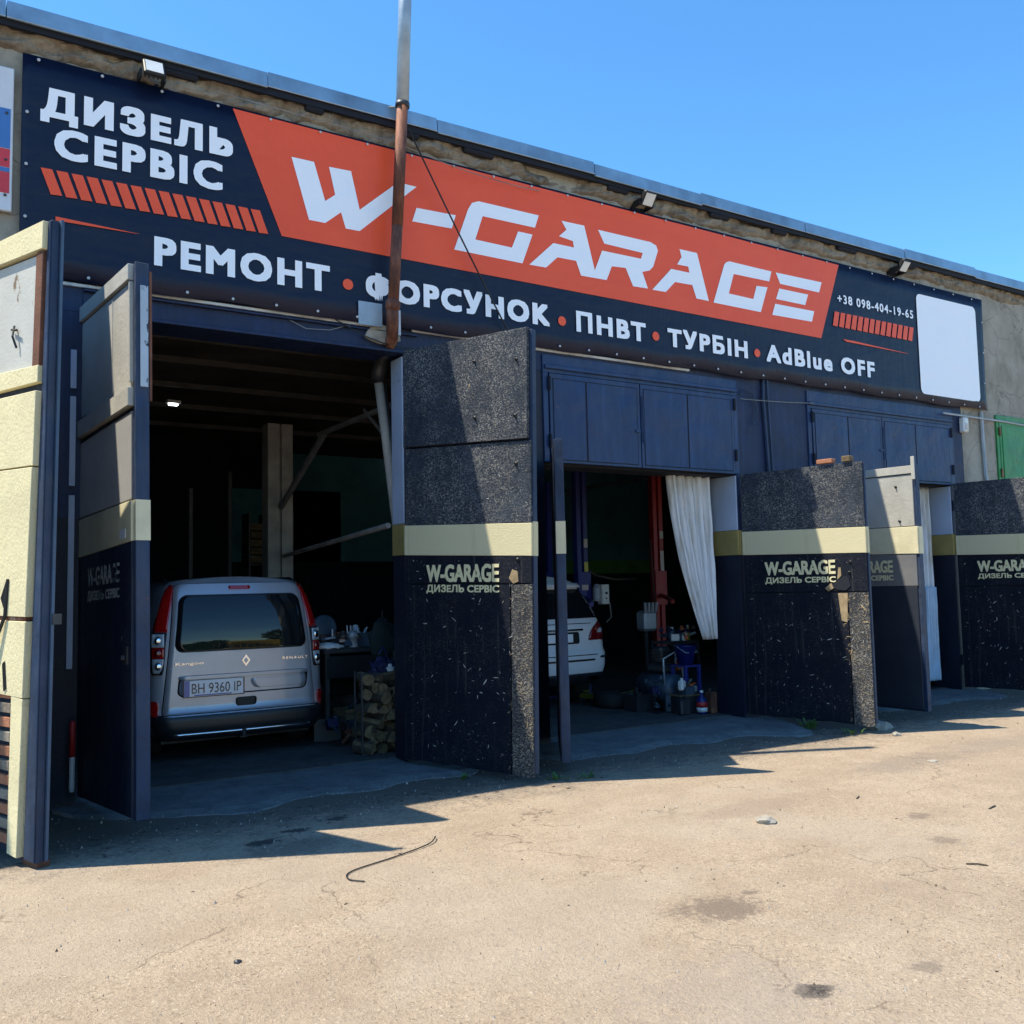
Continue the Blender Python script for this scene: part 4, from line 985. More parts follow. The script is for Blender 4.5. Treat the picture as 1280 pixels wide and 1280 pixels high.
def van():
    t = thing('passenger_van', 'grey tall passenger van parked rear first in the left bay', 'van', (2.945, 1.33, 0))
    hw = [(.22, .80), (.30, .86), (.45, .90), (.62, .915), (.95, .905), (1.1, .89), (1.3, .86), (1.5, .82), (1.7, .765), (1.78, .725), (1.82, .66), (1.85, .5), (1.87, .25)]
    lean = [(.22, -.03), (.32, -.07), (.47, -.06), (.50, -.01), (1.12, .0), (1.22, .004), (1.32, .012), (1.42, .025), (1.52, .043), (1.60, .062), (1.68, .087), (1.80, .14), (1.87, .27)]
    S = Rear(hw, lean, .045, .085)
    carbody(t, S, [z for z, _ in hw], 4.1, 3.1, 1.05, 'van')
    # rear skin: body colour surround, tailgate, bumper
    rows = [(z, -interp(hw, z)*.985, interp(hw, z)*.985) for z in [.46+.05*i for i in range(28)] if z <= 1.84]
    obj('rear_surround', patch(S, rows, .0, 30, .12), 'van', t, True)
    rows = rrows(.44, 1.80, -.80, -.665, .80, .665, .07, 5, 22)
    obj('tailgate_gap', patch(S, [(z, a-.008, b+.008) for z, a, b in rows], .004, 24, .01), 'cargap', t, True)
    g = obj('tailgate', patch(S, rows, .012, 24, .008), 'van', t, True)
    rows = rrows(1.115, 1.67, -.675, -.615, .70, .625, .09, 6, 12)
    w = obj('rear_window', patch(S, rows, .018, 24, .004), 'carglass', t, True)
    obj('window_seal', patch(S, [(z, a-.012, b+.012) for z, a, b in rrows(1.10, 1.685, -.675, -.615, .70, .625, .09, 6, 12)], .0145, 24, .002), 'black', w, True)
    rows = rrows(1.735, 1.775, -.115, -.115, .115, .115, .018, 4, 3); obj('brake_light', patch(S, rows, .020, 8, .004), 'redlens', t, True)
    # number plate recess and moulding
    obj('recess_shadow', patch(S, rrows(.655, .865, -.66, -.64, .70, .72, .06, 5, 6), .0135, 20, .002), 'cargap', t, True)  # dark rim stands for the thin shadow around the plate
    obj('recess_floor', patch(S, rrows(.668, .835, -.645, -.63, .688, .692, .05, 5, 6), .0150, 20, .002), 'van', g, True)
    obj('grip_moulding', patch(S, rrows(.70, .80, .12, .07, .69, .69, .04, 4, 4), .024, 10, .02), 'van', t, True)
    obj('grip_lip', patch(S, rrows(.828, .862, -.65, -.64, .70, .71, .012, 3, 3), .045, 16, .03), 'van', t, True)
    pl = thing_part(t, 'number_plate', 'plate', (-.60, .0, .655, .815), S, .03)
    y = S.y(-.3, .73)-.042
    part('plate_frame', 'ink', pl, (-.605, .015, y+.004, y+.012, .645, .82))
    text('lettering', 'BH 9360 IP', 'ink', pl, -.525, -.02, .683, .785, y-.002, .004)
    part('blue_strip', 'plateblue', pl, (-.598, -.545, y-.0015, y, .657, .813))
    part('dealer_strip', 'plateblue', pl, (-.50, -.12, y-.0012, y, .659, .672))
    obj('handle_hole', patch(S, rrows(.525, .615, -.07, -.075, .145, .15, .03, 4, 4), .0145, 8, .002), 'black', t, True)
    # badges
    def lozenge(s, yy, nm, mat, parent): 
        bm = B(); prism(bm, [(.035, .99-.062*s), (.035+.045*s, .99), (.035, .99+.062*s), (.035-.045*s, .99)], yy-.006, yy); return obj(nm, bm, mat, parent)
    yy = S.y(.03, .99)-.016; l = lozenge(1, yy, 'badge', 'chrome', t); lozenge(.5, yy-.0065, 'badge_centre', 'van', l)
    text('lettering', 'Kangoo', 'chrome', t, -.68, -.40, .965, 1.005, S.y(-.40, .98)-.022, .02); text('lettering', 'RENAULT', 'chrome', t, .43, .71, .975, 1.005, S.y(.43, .98)-.022, .03, space=1.3)
    # lamps
    for s in (-1, 1):
        def lamp(nm, mat, rows, off, th=.02):
            rr = [(z, min(s*a, s*b), max(s*a, s*b)) for z, a, b in rows]
            return obj(nm, patch(S, rr, off, 6, th), mat, t, True)
        lamp('lamp_blade', 'redlens', [(1.31, .75, .862), (1.36, .745, .852), (1.5, .722, .818), (1.65, .692, .775), (1.74, .675, .735), (1.79, .668, .69)], .022, .06)
        lamp('lamp_housing', 'black', [(.885, .80, .88), (.93, .785, .898), (1.05, .775, .895), (1.2, .765, .882), (1.31, .755, .868)], .020, .05)
        for nm, mat, z0, z1 in (('clear_lamp', 'clearlens', 1.16, 1.295), ('red_lamp', 'redlens', 1.05, 1.155), ('clear_lamp', 'clearlens', .90, 1.045)):
            rr = []
            for k in range(7):
                z = z0+(z1-z0)*k/6; q = .0
                if z0 < 1.0: q = .05*(1-k/6)**2
                rr.append((z, .782+(1.2-z)*.02+q*.8, .888-abs(z-1.1)*.03-q*.1))
            h = lamp(nm, mat, rr, .032, .03)
            bm = B(); zc = (z0+z1)/2; lathe(bm, [(.035, 0), (.04, .004), (.02, .012)], 14); bmesh.ops.rotate(bm, verts=bm.verts[:], matrix=Matrix.Rotation(radians(90), 3, 'X'))
            o = obj('bulb_reflector', bm, 'chrome' if 'clear' in nm else 'darkred', h, True); o.location = (s*.83, S.y(.83, zc)-.034, zc)
        lamp('reflector', 'redlens', rrows(.475, .625, .835, .835, .90, .905, .03, 4, 4), .03, .03)
        # mirrors, roof rail, rear side glass
        bm = B(); tube(bm, [(s*.69, .35, 1.80), (s*.69, .5, 1.845), (s*.69, 2.2, 1.86), (s*.68, 2.4, 1.82)], .018, 8); obj('roof_rail', bm, 'bumper', t, True)
        bm = B(); box(bm, s*.98-.09, s*.98+.09, 2.75, 2.85, 1.02, 1.22, bev=.03); obj('mirror', bm, 'bumper', t, True)
        for a, c in ((.6, 1.5), (1.6, 2.6)):
            bm = B(); hexa(bm, [(s*.885, a, 1.13), (s*.885, c, 1.13), (s*.87, c, 1.13), (s*.87, a, 1.13), (s*.80, a+.08, 1.62), (s*.80, c-.08, 1.62), (s*.78, c-.08, 1.62), (s*.78, a+.08, 1.62)])
            bmesh.ops.recalc_face_normals(bm, faces=bm.faces[:]); obj('side_window', bm, 'carglass', t)
        for y in (.75, 3.35): wheel(t, s*.78, y)
    # bumper
    rows = [(z, -interp(hw, z)*1.0, interp(hw, z)*1.0) for z in (.225, .26, .30, .36, .42, .465)] + [(.485, -.895, .895)]
    b_ = obj('bumper', patch(S, rows, .014, 30, .16), 'bumper', t, True)
    obj('bumper_strip', patch(S, [(.262, -.68, .70), (.275, -.72, .74), (.290, -.70, .72)], .024, 24, .01), 'chrome', b_, True)
    obj('under_tray', box(B(), -.78, .78, .15, 3.9, .18, .30), 'black', t)
    bm = B(); box(bm, -.03, .03, -.05, .1, .20, .24); tube(bm, [(0, -.07, .22), (0, -.07, .30)], .025, 10); obj('tow_ball', bm, 'darkmetal', t)
def thing_part(t, name, mat, b4, S, off):
    x0, x1, z0, z1 = b4; y = S.y((x0+x1)/2, (z0+z1)/2)-off-.012
    return part(name, mat, t, (x0, x1, y, y+.006, z0, z1), bev=.002)
van()

def suv():
    t = thing('white_suv', 'white estate style off road car with dark red tail lamps in the middle bay', 'car', (7.42, 1.95, 0.02)); t.scale = (1.02, 1, 1.015)
    hw = [(.30, .84), (.42, .90), (.55, .93), (.85, .945), (1.05, .93), (1.2, .89), (1.45, .80), (1.62, .72), (1.70, .66), (1.76, .5), (1.79, .25)]
    lean = [(.30, .04), (.42, -.02), (.55, -.05), (.72, -.05), (.78, .0), (1.10, .03), (1.20, .08), (1.60, .30), (1.70, .36), (1.79, .45)]
    S = Rear(hw, lean, .08, .22)
    carbody(t, S, [z for z, _ in hw], 4.6, 3.3, 1.08, 'suv')
    rows = [(z, -interp(hw, z)*.985, interp(hw, z)*.985) for z in [.44+.04*i for i in range(34)] if z <= 1.72]
    obj('rear_skin', patch(S, rows, .0, 30, .12), 'suv', t, True)
    w = obj('rear_window', patch(S, rrows(1.20, 1.60, -.80, -.66, .80, .66, .05, 4, 6), .01, 20, .003), 'carglass', t, True)
    obj('spoiler', patch(S, [(1.625, -.66, .66), (1.65, -.68, .68), (1.685, -.66, .66)], .11, 16, .14), 'suv', t, True)
    obj('shut_line', patch(S, [(1.125, -.66, .62), (1.135, -.66, .62)], .004, 12, .002), 'cargap', t)
    obj('chrome_bar', patch(S, [(1.035, -.45, .45), (1.06, -.45, .45)], .016, 12, .004), 'chrome', t)
    obj('plate_recess', patch(S, rrows(.86, 1.02, -.38, -.38, .38, .38, .03, 3, 3), .004, 10, .002), 'cargap', t)
    y = S.y(0, .94)-.016; p = part('number_plate', 'plate', t, (-.26, .26, y, y+.005, .885, .995), bev=.002)
    obj('lower_line', patch(S, [(.70, -.75, .66), (.712, -.75, .66)], .004, 14, .002), 'cargap', t)
    obj('lower_line', patch(S, [(.655, .70, .92), (.685, .72, .92)], .006, 6, .002), 'cargap', t)
    obj('bumper_strip', patch(S, [(.625, -.6, .6), (.65, -.6, .6)], .012, 14, .004), 'bumper', t)
    for s in (-1, 1):
        rr = [(.90, .54, .935), (.95, .55, .935), (1.02, .59, .93), (1.09, .66, .92), (1.15, .76, .905), (1.18, .84, .895)]
        h = obj('tail_lamp', patch(S, [(z, min(s*a, s*b), max(s*a, s*b)) for z, a, b in rr], .014, 8, .02), 'darkred', t, True)
        obj('clear_segment', patch(S, [(z, min(s*a, s*b), max(s*a, s*b)) for z, a, b in ((1.0, .70, .80), (1.03, .72, .82), (1.06, .76, .82))], .019, 4, .004), 'clearlens', h)
        obj('red_segment', patch(S, [(z, min(s*a, s*b), max(s*a, s*b)) for z, a, b in ((.94, .80, .915), (.99, .82, .915), (1.03, .85, .91))], .019, 4, .004), 'redlens', h)
        for yy in (.85, 3.6): wheel(t, s*.80, yy, .37, .25)
        bm = B(); hexa(bm, [(s*.915, .7, 1.15), (s*.915, 3.0, 1.12), (s*.89, 3.0, 1.12), (s*.89, .7, 1.15), (s*.79, .95, 1.55), (s*.79, 2.5, 1.55), (s*.77, 2.5, 1.55), (s*.77, .95, 1.55)])
        bmesh.ops.recalc_face_normals(bm, faces=bm.faces[:]); obj('side_window', bm, 'carglass', t)
    obj('bumper', patch(S, [(z, -interp(hw, z), interp(hw, z)) for z in (.31, .36, .42, .46)], .006, 24, .14), 'bumper', t, True)
    obj('exhaust_tip', patch(S, rrows(.36, .42, .45, .45, .68, .68, .02, 3, 3), .03, 6, .02), 'chrome', t)
suv()

# ------------------------------------------------------------------ workshop fittings
def workshop():
    # two-post lift columns
    def lift(x, y, mat, lab, ztop, labels):
        t = thing('lift_column', lab, 'car lift', (x, y, 0))
        part('column', mat, t, (-.10, -.02, -.05, .06, .05, ztop), (.02, .10, -.05, .06, .05, ztop), (-.02, .02, .0, .06, .05, ztop), bev=.004)
        part('base_plate', mat, t, (-.22, .22, -.2, .25, 0, .05), bev=.004)
        part('carriage', mat, t, (-.12, .12, -.09, -.0505, 1.35, 1.9), bev=.006)
        bm = B(); tube(bm, [(.0, -.1, 1.5), (-.2, -.5, 1.45), (-.5, -.9, 1.42)], .035, 8); obj('lift_arm', bm, mat, t)
        for z0, z1, m in labels: part('label_plate', m, t, (-.06, .06, -.096, -.0905, z0, z1) if z1 < 1.9 else (.025, .095, -.056, -.0505, z0, z1))
        return t
    lift(8.63, 3.0, 'liftblue', 'blue lift column behind the white car with pale and yellow plates', 3.6, [(2.27, 2.40, 'label'), (1.72, 2.05, 'labely'), (1.62, 1.70, 'label')])
    lift(8.25, 3.4, 'liftblue', 'blue lift column hidden nearest the white car roof', 3.3, [])
    t = lift(10.16, 3.0, 'liftred', 'red lift column at the middle of the low bay', 3.7, [(2.42, 2.54, 'label'), (1.83, 2.22, 'label')])
    t = thing('control_box', 'pale control box with dangling cord on the blue lift column', 'box', (8.93, 2.85, 1.55))
    part('body', 'whitep', t, (-.07, .07, -.06, .06, -.15, .15), bev=.01)
    bm = B(); tube(bm, [(0, -.07, .02), (0, -.085, .02)], .02, 10); tube(bm, [(0, -.07, -.06), (0, -.08, -.06)], .012, 10); obj('button', bm, 'black', t)
    bm = B(); tube(bm, [(.06, 0, -.05), (.12, 0, -.15), (.14, 0, -.35), (.05, 0, -.42)], .012, 6); obj('cord', bm, 'wire', t)
    bm = B(); lathe(bm, [(.05, 0), (.06, .05), (.06, .2), (.03, .26)], 12, (-.13, 0, -.1)); obj('motor', bm, 'zinc', t)
    # back of the left bay: slim posts
    for x, y, z0, z1, lab in ((3.54, 6.0, 0, 3.29, 'slim grey post deep in the left bay, left one'), (4.13, 6.0, 0, 3.57, 'slim grey post deep in the left bay, nearer the column')):
        t = thing('slim_post', lab, 'post', (x, y, 0)); part('tube', 'beam', t, (-.03, .03, -.03, .03, z0, z1), bev=.006); part('foot', 'beam', t, (-.09, .09, -.09, .09, 0, .012))
    t = thing('shelf_rack', 'narrow rack of stacked pale cartons left of the cream column', 'rack', (4.83, 7.0, 0))
    part('upright', 'beam', t, (-.16, -.13, -.2, .2, 0, 3.0), (.13, .16, -.2, .2, 0, 3.0))
    for k in range(5): part('carton', 'log', t, (-.125, .125-.02*(k % 2), -.21, .15, 2.18+.135*k, 2.29+.135*k), bev=.006)
    part('shelf', 'beam', t, (-.129, .129, -.2, .2, 2.14, 2.17))
    # dark car deeper in the left bay (only its roof shows) 
    t = thing('dark_car', 'dark car deeper in the left bay, only its roofline showing behind the van', 'car', (4.4, 5.8, 0), 0)
    hw = [(.3, .8), (.5, .86), (.8, .88), (1.0, .85), (1.3, .68), (1.4, .58), (1.44, .3)]
    S = Rear(hw, [(.3, 0), (.9, 0), (1.0, .3), (1.4, .9), (1.44, 1.0)], .05, .15); carbody(t, S, [z for z, _ in hw], 4.2, 3.0, .95, 'bumper')
    for s in (-1, 1):
        for yy in (.8, 3.3): wheel(t, s*.76, yy)
    obj('rear_window', patch(S, rrows(1.02, 1.33, -.62, -.5, .62, .5, .04), .01, 12, .003), 'carglass', t, True)
    # workbench right of the van
    t = thing('workbench', 'dark workbench cluttered with parts between the van and the firewood', 'workbench', (4.3, 1.9, 0))
    part('top', 'darkmetal', t, (-.35, .45, -.3, .3, .98, 1.03), bev=.006)
    for x in (-.32, .38):
        for y in (-.27, .23): part('leg', 'darkmetal', t, (x, x+.05, y, y+.05, 0, .979))
    part('drawer', 'bumper', t, (-.30, .36, -.28, .2, .7, .95), bev=.006)
    t = thing('bench_grinder', 'round grinder with a dark disc standing on the workbench', 'grinder', (4.05, 1.85, 1.03))
    bm = B(); lathe(bm, [(.13, -.03), (.15, -.02), (.15, .02), (.13, .03)], 20); bmesh.ops.rotate(bm, verts=bm.verts[:], matrix=Matrix.Rotation(radians(80), 3, 'X')); bmesh.ops.translate(bm, verts=bm.verts[:], vec=(0, 0, .24)); obj('wheel_guard', bm, 'bluedrum', t, True)
    part('stand', 'darkmetal', t, (-.06, .06, -.06, .08, 0, .16), bev=.01); part('motor', 'darkmetal', t, (-.05, .05, .03, .25, .16, .3), bev=.03)
    t = thing('injector_pump', 'bright metal pump with fittings on the workbench edge', 'pump', (4.33, 1.68, 1.031))
    bm = B(); lathe(bm, [(.06, 0), (.065, .02), (.055, .12), (.07, .13), (.05, .18), (.03, .2)], 14); obj('body', bm, 'zinc', t, True)
    for k in range(4):
        bm = B(); tube(bm, [(-.06+.04*k, 0, .17), (-.065+.043*k, 0, .26)], .009, 6); obj('fitting', bm, 'zinc', t)
    t = thing('rag_heap', 'yellowish rag heap lying on the bench behind the van', 'rag', (4.05, 1.70, 1.031))
    bm = B(); bmesh.ops.create_icosphere(bm, subdivisions=3, radius=1)
    for v in bm.verts: v.co = Vector((v.co.x*.18, v.co.y*.09, max(0, v.co.z*.05+.02)))*(1+.35*noise.noise(v.co*2.5))
    obj('cloth', bm, 'curtain', t, True)
    t = thing('blue_bag', 'crumpled dark blue bag on top of the firewood', 'bag', (4.30, .78, .72))
    bm = B(); bmesh.ops.create_icosphere(bm, subdivisions=3, radius=1)
    for v in bm.verts: v.co = Vector((v.co.x*.14, v.co.y*.12, v.co.z*.13+.12))*(1+.3*noise.noise(v.co*2.2)+.25*noise.noise(v.co*6)); 
    obj('bag', bm, 'baga', t)
    bm = B(); tube(bm, [(-.05, 0, .28), (0, 0, .36), (.05, 0, .28)], .008, 6); obj('handle', bm, 'blueplastic', t)
    # firewood: each log a thing
    rnd = random.Random(4); protos = []
    for k in range(5):
        bm = B(); r = rnd.uniform(.055, .075); L = rnd.uniform(.22, .34)
        pts = [(0, 0)] + [(r*1.5*cos(a), r*1.5*sin(a)) for a in (radians(d) for d in (-45, -20, 5, 30, 55))] if k % 2 else [(r*cos(a)*rnd.uniform(.85, 1.1), r*sin(a)*rnd.uniform(.85, 1.1)) for a in (radians(d) for d in range(0, 360, 45))]
        prism(bm, pts, -L/2, L/2); protos.append(bm)
    pm = []
    for bm in protos:
        me = bpy.data.meshes.new('log'); bm.normal_update()
        for f in bm.faces: f.material_index = 1 if abs(f.normal.y) < .5 and f.index % 3 != 1 and f.index > 1 else 0
        bm.to_mesh(me); bm.free(); me.materials.append(M['log']); me.materials.append(M['bark']); pm.append(me)
    places = []
    z = .06; row = 0
    while z < .80:
        n = 3 if row % 2 else 4
        for i in range(n): places.append((4.06+.10*i+(.05 if row % 2 else 0), z))
        z += .088; row += 1
    words = ['bottom', 'second', 'third', 'fourth', 'fifth', 'sixth', 'seventh', 'eighth', 'ninth']
    cnt = ['leftmost', 'second from left', 'third from left', 'rightmost']
    i0 = 0; lastz = None; ri = -1
    for x, z in places:
        if z != lastz: ri += 1; ci = 0; lastz = z
        o = bpy.data.objects.new('split_log', rnd.choice(pm)); link(o)
        o.location = (x-.02+rnd.uniform(-.015, .015), .62+rnd.uniform(-.06, .06), z+rnd.uniform(-.01, .01)); o.rotation_euler = (rnd.uniform(-.2, .2), rnd.uniform(0, 6.28), rnd.uniform(-.3, .5)); o.scale = (rnd.uniform(.8, 1.15),)*3
        tag(o, 'split log, %s in the %s layer of the firewood stack' % (cnt[min(ci, 3)], words[min(ri, 8)]), 'log', 'firewood stacked by the right jamb of the left bay'); ci += 1
    t = thing('wood_bin', 'thin steel rack holding the firewood beside the left bay jamb', 'rack', (4.0, .62, 0))
    part('upright', 'darkmetal', t, (-.06, -.045, -.1, -.085, 0, .85), (-.06, -.045, .085, .1, 0, .85)); part('base_bar', 'darkmetal', t, (-.044, .20, -.1, -.085, 0, .012))
    # dim clutter behind and below the bench
    rnd2 = random.Random(21)
    def tyre(x, y, z, lab, lie=True):
        t = thing('spare_tyre', lab, 'tyre', (x, y, z)); bm = B()
        lathe(bm, [(.17, -.09), (.28, -.1), (.31, -.06), (.31, .06), (.28, .1), (.17, .09), (.17, -.09)], 24)
        if not lie: bmesh.ops.rotate(bm, verts=bm.verts[:], matrix=Matrix.Rotation(radians(90), 3, 'X'))
        obj('rubber', bm, 'rubber', t, True); return t
    tyre(4.45, 2.7, .1, 'spare tyre lying at the bottom of a pile behind the bench'); tyre(4.48, 2.72, .3, 'spare tyre lying on another one behind the bench'); tyre(4.1, 2.6, .31, 'spare tyre standing upright under the bench', False)
    def crate(x, y, z, w, d, h, mat, lab, nm='parts_box', cat='box'):
        t = thing(nm, lab, cat, (x, y, z), rnd2.uniform(-.3, .3))
        part('side', mat, t, (-w/2, -w/2+.012, -d/2, d/2, 0, h), (w/2-.012, w/2, -d/2, d/2, 0, h), (-w/2+.013, w/2-.013, -d/2, -d/2+.012, 0, h), (-w/2+.013, w/2-.013, d/2-.012, d/2, 0, h)); part('base', mat, t, (-w/2+.013, w/2-.013, -d/2+.013, d/2-.013, 0, .012))
        bm = B()
        for k in range(7):
            a = Vector((rnd2.uniform(-w*.35, w*.35), rnd2.uniform(-d*.35, d*.35), h*.7)); b_ = a + Vector((rnd2.uniform(-.08, .08), rnd2.uniform(-.05, .05), rnd2.uniform(.03, .14))); tube(bm, [a, b_], rnd2.uniform(.01, .028), 8)
        obj('contents', bm, 'zinc' if rnd2.random() < .5 else 'darkmetal', t)
    crate(4.02, 1.75, .01, .30, .3, .25, 'darkmetal', 'dark parts box on the floor under the bench, nearest the van'); crate(4.35, 1.82, .01, .28, .3, .32, 'log', 'wooden parts box on the floor under the bench by the firewood')
    crate(4.55, 1.95, 1.031, .24, .2, .16, 'bluedrum', 'grey blue parts box at the right end of the bench'); crate(3.98, 2.05, 1.031, .2, .16, .12, 'darkmetal', 'small dark parts box on the bench beside the grinder')
    def bits(x, y, z, n, sx, sy, sz, lab, nm, cat, mats):
        t = thing(nm, lab, cat, (x, y, z))
        for k in range(n):
            bm = B(); a = Vector((rnd2.uniform(-sx, sx), rnd2.uniform(-sy, sy), rnd2.uniform(.02, sz))); kind = rnd2.random()
            if kind < .4: tube(bm, [a, a+Vector((rnd2.uniform(-.14, .14), rnd2.uniform(-.06, .06), rnd2.uniform(-.02, .10)))], rnd2.uniform(.008, .03), 8)
            elif kind < .75: w = rnd2.uniform(.02, .06); box(bm, a.x-w, a.x+w, a.y-w*.7, a.y+w*.7, max(0, a.z-w), a.z+w*.8, bev=.006); bmesh.ops.rotate(bm, cent=a, verts=bm.verts[:], matrix=Matrix.Rotation(rnd2.uniform(-.8, .8), 3, rnd2.choice('XYZ')))
            else: r = rnd2.uniform(.03, .06); lathe(bm, [(r*.6, 0), (r, .01), (r, r*.8), (r*.5, r), (r*.4, r*1.5)], 12, tuple(a))
            obj('piece', bm, rnd2.choice(mats), t)
        base = part('base_sheet', 'darkmetal', t, (-sx, sx, -sy, sy, 0, .012))
    dk = ['darkmetal', 'darkmetal', 'bluedrum', 'rust', 'zinc', 'baga', 'whitep']
    bits(4.15, 1.72, 1.032, 16, .28, .10, .14, 'heap of small tools and parts along the bench top', 'tool_heap', 'tools', dk)
    bits(4.18, 1.35, .0, 20, .22, .16, .38, 'dark heap of scrap parts on the floor before the bench', 'scrap_heap', 'scrap', ['darkmetal', 'darkmetal', 'bluedrum', 'rust', 'baga'])
    bits(4.32, .70, .78, 9, .12, .08, .10, 'odds and ends lying on top of the firewood', 'odds_heap', 'clutter', dk)
    bits(9.0, 1.28, .895, 18, .24, .16, .16, 'crowded heap of bottles and tools on the trolley top', 'tool_heap', 'tools', dk + ['yellowp', 'orangep'])
    bits(8.78, .95, .0, 22, .30, .22, .34, 'dark heap of parts on the floor under the trolley', 'scrap_heap', 'scrap', ['darkmetal', 'darkmetal', 'bluedrum', 'rust', 'baga', 'whitep'])
    bits(8.45, 1.05, .0, 14, .20, .18, .45, 'dark heap of parts beside the compressor', 'scrap_heap', 'scrap', ['darkmetal', 'darkmetal', 'bluedrum', 'baga'])
    t = thing('green_jacket', 'dark green jacket hanging above the firewood by the jamb', 'jacket', (4.40, 1.0, 1.05))
    bm = B(); bmesh.ops.create_icosphere(bm, subdivisions=3, radius=1)
    for v in bm.verts: v.co = Vector((v.co.x*.16, v.co.y*.07, v.co.z*.22+.1))*(1+.3*noise.noise(v.co*2.2+Vector((4, 0, 0))))
    obj('cloth', bm, 'darkteal', t, True); part('hook', 'darkmetal', t, (-.008, .008, -.008, .008, .3, .42))
    # middle bay: junk by the right jamb
    tyre(8.35, 1.9, .1, 'spare tyre lying on the floor left of the compressor')
    crate(8.30, 1.35, .0, .3, .25, .22, 'darkmetal', 'dark parts box left of the compressor'); crate(8.95, 1.30, .51, .22, .2, .14, 'orangep', 'orange parts box on the middle shelf of the trolley')
    crate(9.1, 1.36, .15, .26, .24, .18, 'bluedrum', 'grey blue parts box on the lowest shelf of the trolley'); crate(8.60, .72, .245, .16, .14, .10, 'bluedrum', 'small tray of fittings under the blue bucket')
    for k, (x, y) in enumerate(((8.45, .62), (8.50, .95), (8.82, .5))):
        t = thing('oil_canister', ['dark canister left of the fluid bottle', 'dark canister behind the white canister', 'dark canister against the jamb by the fluid bottle'][k], 'canister', (x, y, 0), k*.7)
        part('body', ['darkmetal', 'bluedrum', 'rust'][k], t, (-.08, .08, -.05, .05, 0, .2+.04*k), bev=.02); bm = B(); lathe(bm, [(.02, .2+.04*k), (.02, .24+.04*k)], 10, (.03, 0, 0)); obj('cap', bm, 'redp' if k == 1 else 'black', t)
    t = thing('air_compressor', 'dark compressor with round tank on the floor of the middle bay', 'compressor', (8.62, 1.25, 0))
    bm = B(); tube(bm, [(0, -.34, .30), (0, -.32, .30), (0, .32, .30), (0, .34, .30)], [.08, .19, .19, .08], 20); obj('tank', bm, 'bluedrum', t, True)
    bm = B(); box(bm, -.12, .14, -.2, .15, .50, .62, bev=.03); box(bm, -.08, .10, -.12, .08, .62, .85, bev=.03)
    for k in range(5): box(bm, -.10, .12, -.14, .10, .64+.035*k, .65+.035*k)
    obj('pump_head', bm, 'darkmetal', t)
    bm = B(); tube(bm, [(-.17, -.28, .3), (-.2, -.3, .7), (.1, -.3, .82), (.17, -.28, .3)], .014, 8); obj('handle', bm, 'zinc', t, True)
    for x in (-.14, .14):
        bm = B(); tube(bm, [(x, -.26, .07), (x+.04, -.26, .07)], .07, 14); obj('wheel', bm, 'rubber', t)
    t = thing('tool_trolley', 'dark tool trolley crowded with cans and tools near the curtain foot', 'trolley', (9.0, 1.35, 0))
    for z in (.12, .48, .86): part('shelf', 'darkmetal', t, (-.25, .25, -.22, .22, z, z+.03), bev=.004)
    for x in (-.25, .22):
        for y in (-.22, .19): part('upright', 'darkmetal', t, (x, x+.03, y, y+.03, .05, .9))
    def can(x, y, z, r, h, mat, lab, cat='can', nm='spray_can'):
        t = thing(nm, lab, cat, (x, y, z)); bm = B(); lathe(bm, [(r*.9, 0), (r, .01), (r, h*.75), (r*.6, h*.86)], 12); obj('body', bm, mat, t, True)
        bm = B(); lathe(bm, [(r*.45, h*.86), (r*.45, h)], 10); obj('cap', bm, 'whitep', t, True)
    can(8.90, 1.30, .892, .05, .2, 'bluedrum', 'blue grey can on the tool trolley top, left')
    can(9.12, 1.22, .892, .03, .22, 'yellowp', 'yellow spray can on the tool trolley top, right')
    can(9.02, 1.20, .892, .028, .12, 'whitep', 'small white bottle on the tool trolley, centre')
    can(8.90, 1.24, .512, .06, .22, 'zinc', 'metal can on the middle shelf of the trolley')
    t = thing('wiper_fluid_bottle', 'blue and white fluid bottle with a red label on the floor by the dark jamb', 'bottle', (8.70, .55, 0))
    bm = B(); lathe(bm, [(.065, 0), (.07, .02), (.07, .17), (.045, .21), (.022, .235), (.022, .27)], 16); o = obj('body', bm, 'blueplastic', t, True)
    bm = B(); lathe(bm, [(.0712, .09), (.0712, .155)], 16); obj('red_label', bm, 'redp', t, True)
    bm = B(); lathe(bm, [(.0712, .03), (.0712, .085)], 16); obj('white_label', bm, 'whitep', t, True)
    bm = B(); lathe(bm, [(.025, .27), (.025, .30)], 12); obj('cap', bm, 'whitep', t, True)
    t = thing('blue_drum', 'bright blue plastic bucket standing on a blue stand below the curtain', 'bucket', (8.72, .85, .62))
    bm = B(); lathe(bm, [(.10, 0), (.15, .24), (.16, .25), (.14, .25), (.13, .2)], 20); obj('body', bm, 'blueplastic', t, True)
    bm = B(); tube(bm, [(-.15, 0, .24), (-.1, -.12, .16), (.1, -.12, .16), (.15, 0, .24)], .006, 6); obj('handle', bm, 'zinc', t)
    t = thing('blue_stand', 'blue tubular stand carrying the blue bucket', 'stand', (8.72, .85, 0))
    for x, y in ((-.12, -.12), (.12, -.12), (.12, .12), (-.12, .12)): part('leg', 'liftblue', t, (x-.018, x+.018, y-.018, y+.018, 0, .59))
    part('plate', 'liftblue', t, (-.14, .14, -.14, .14, .591, .615))
    t = thing('orange_funnel', 'orange funnel beside a white canister under the blue stand', 'funnel', (8.70, .80, .3))
    bm = B(); lathe(bm, [(.01, -.08), (.015, 0), (.08, .07), (.085, .07), (.02, .0)], 16); obj('cone', bm, 'orangep', t, True)
    part('rim_tab', 'orangep', t, (.07, .13, -.02, .02, .06, .07))
    t = thing('white_canister', 'white canister tipped beside the orange funnel', 'canister', (8.52, .72, .30), .4)
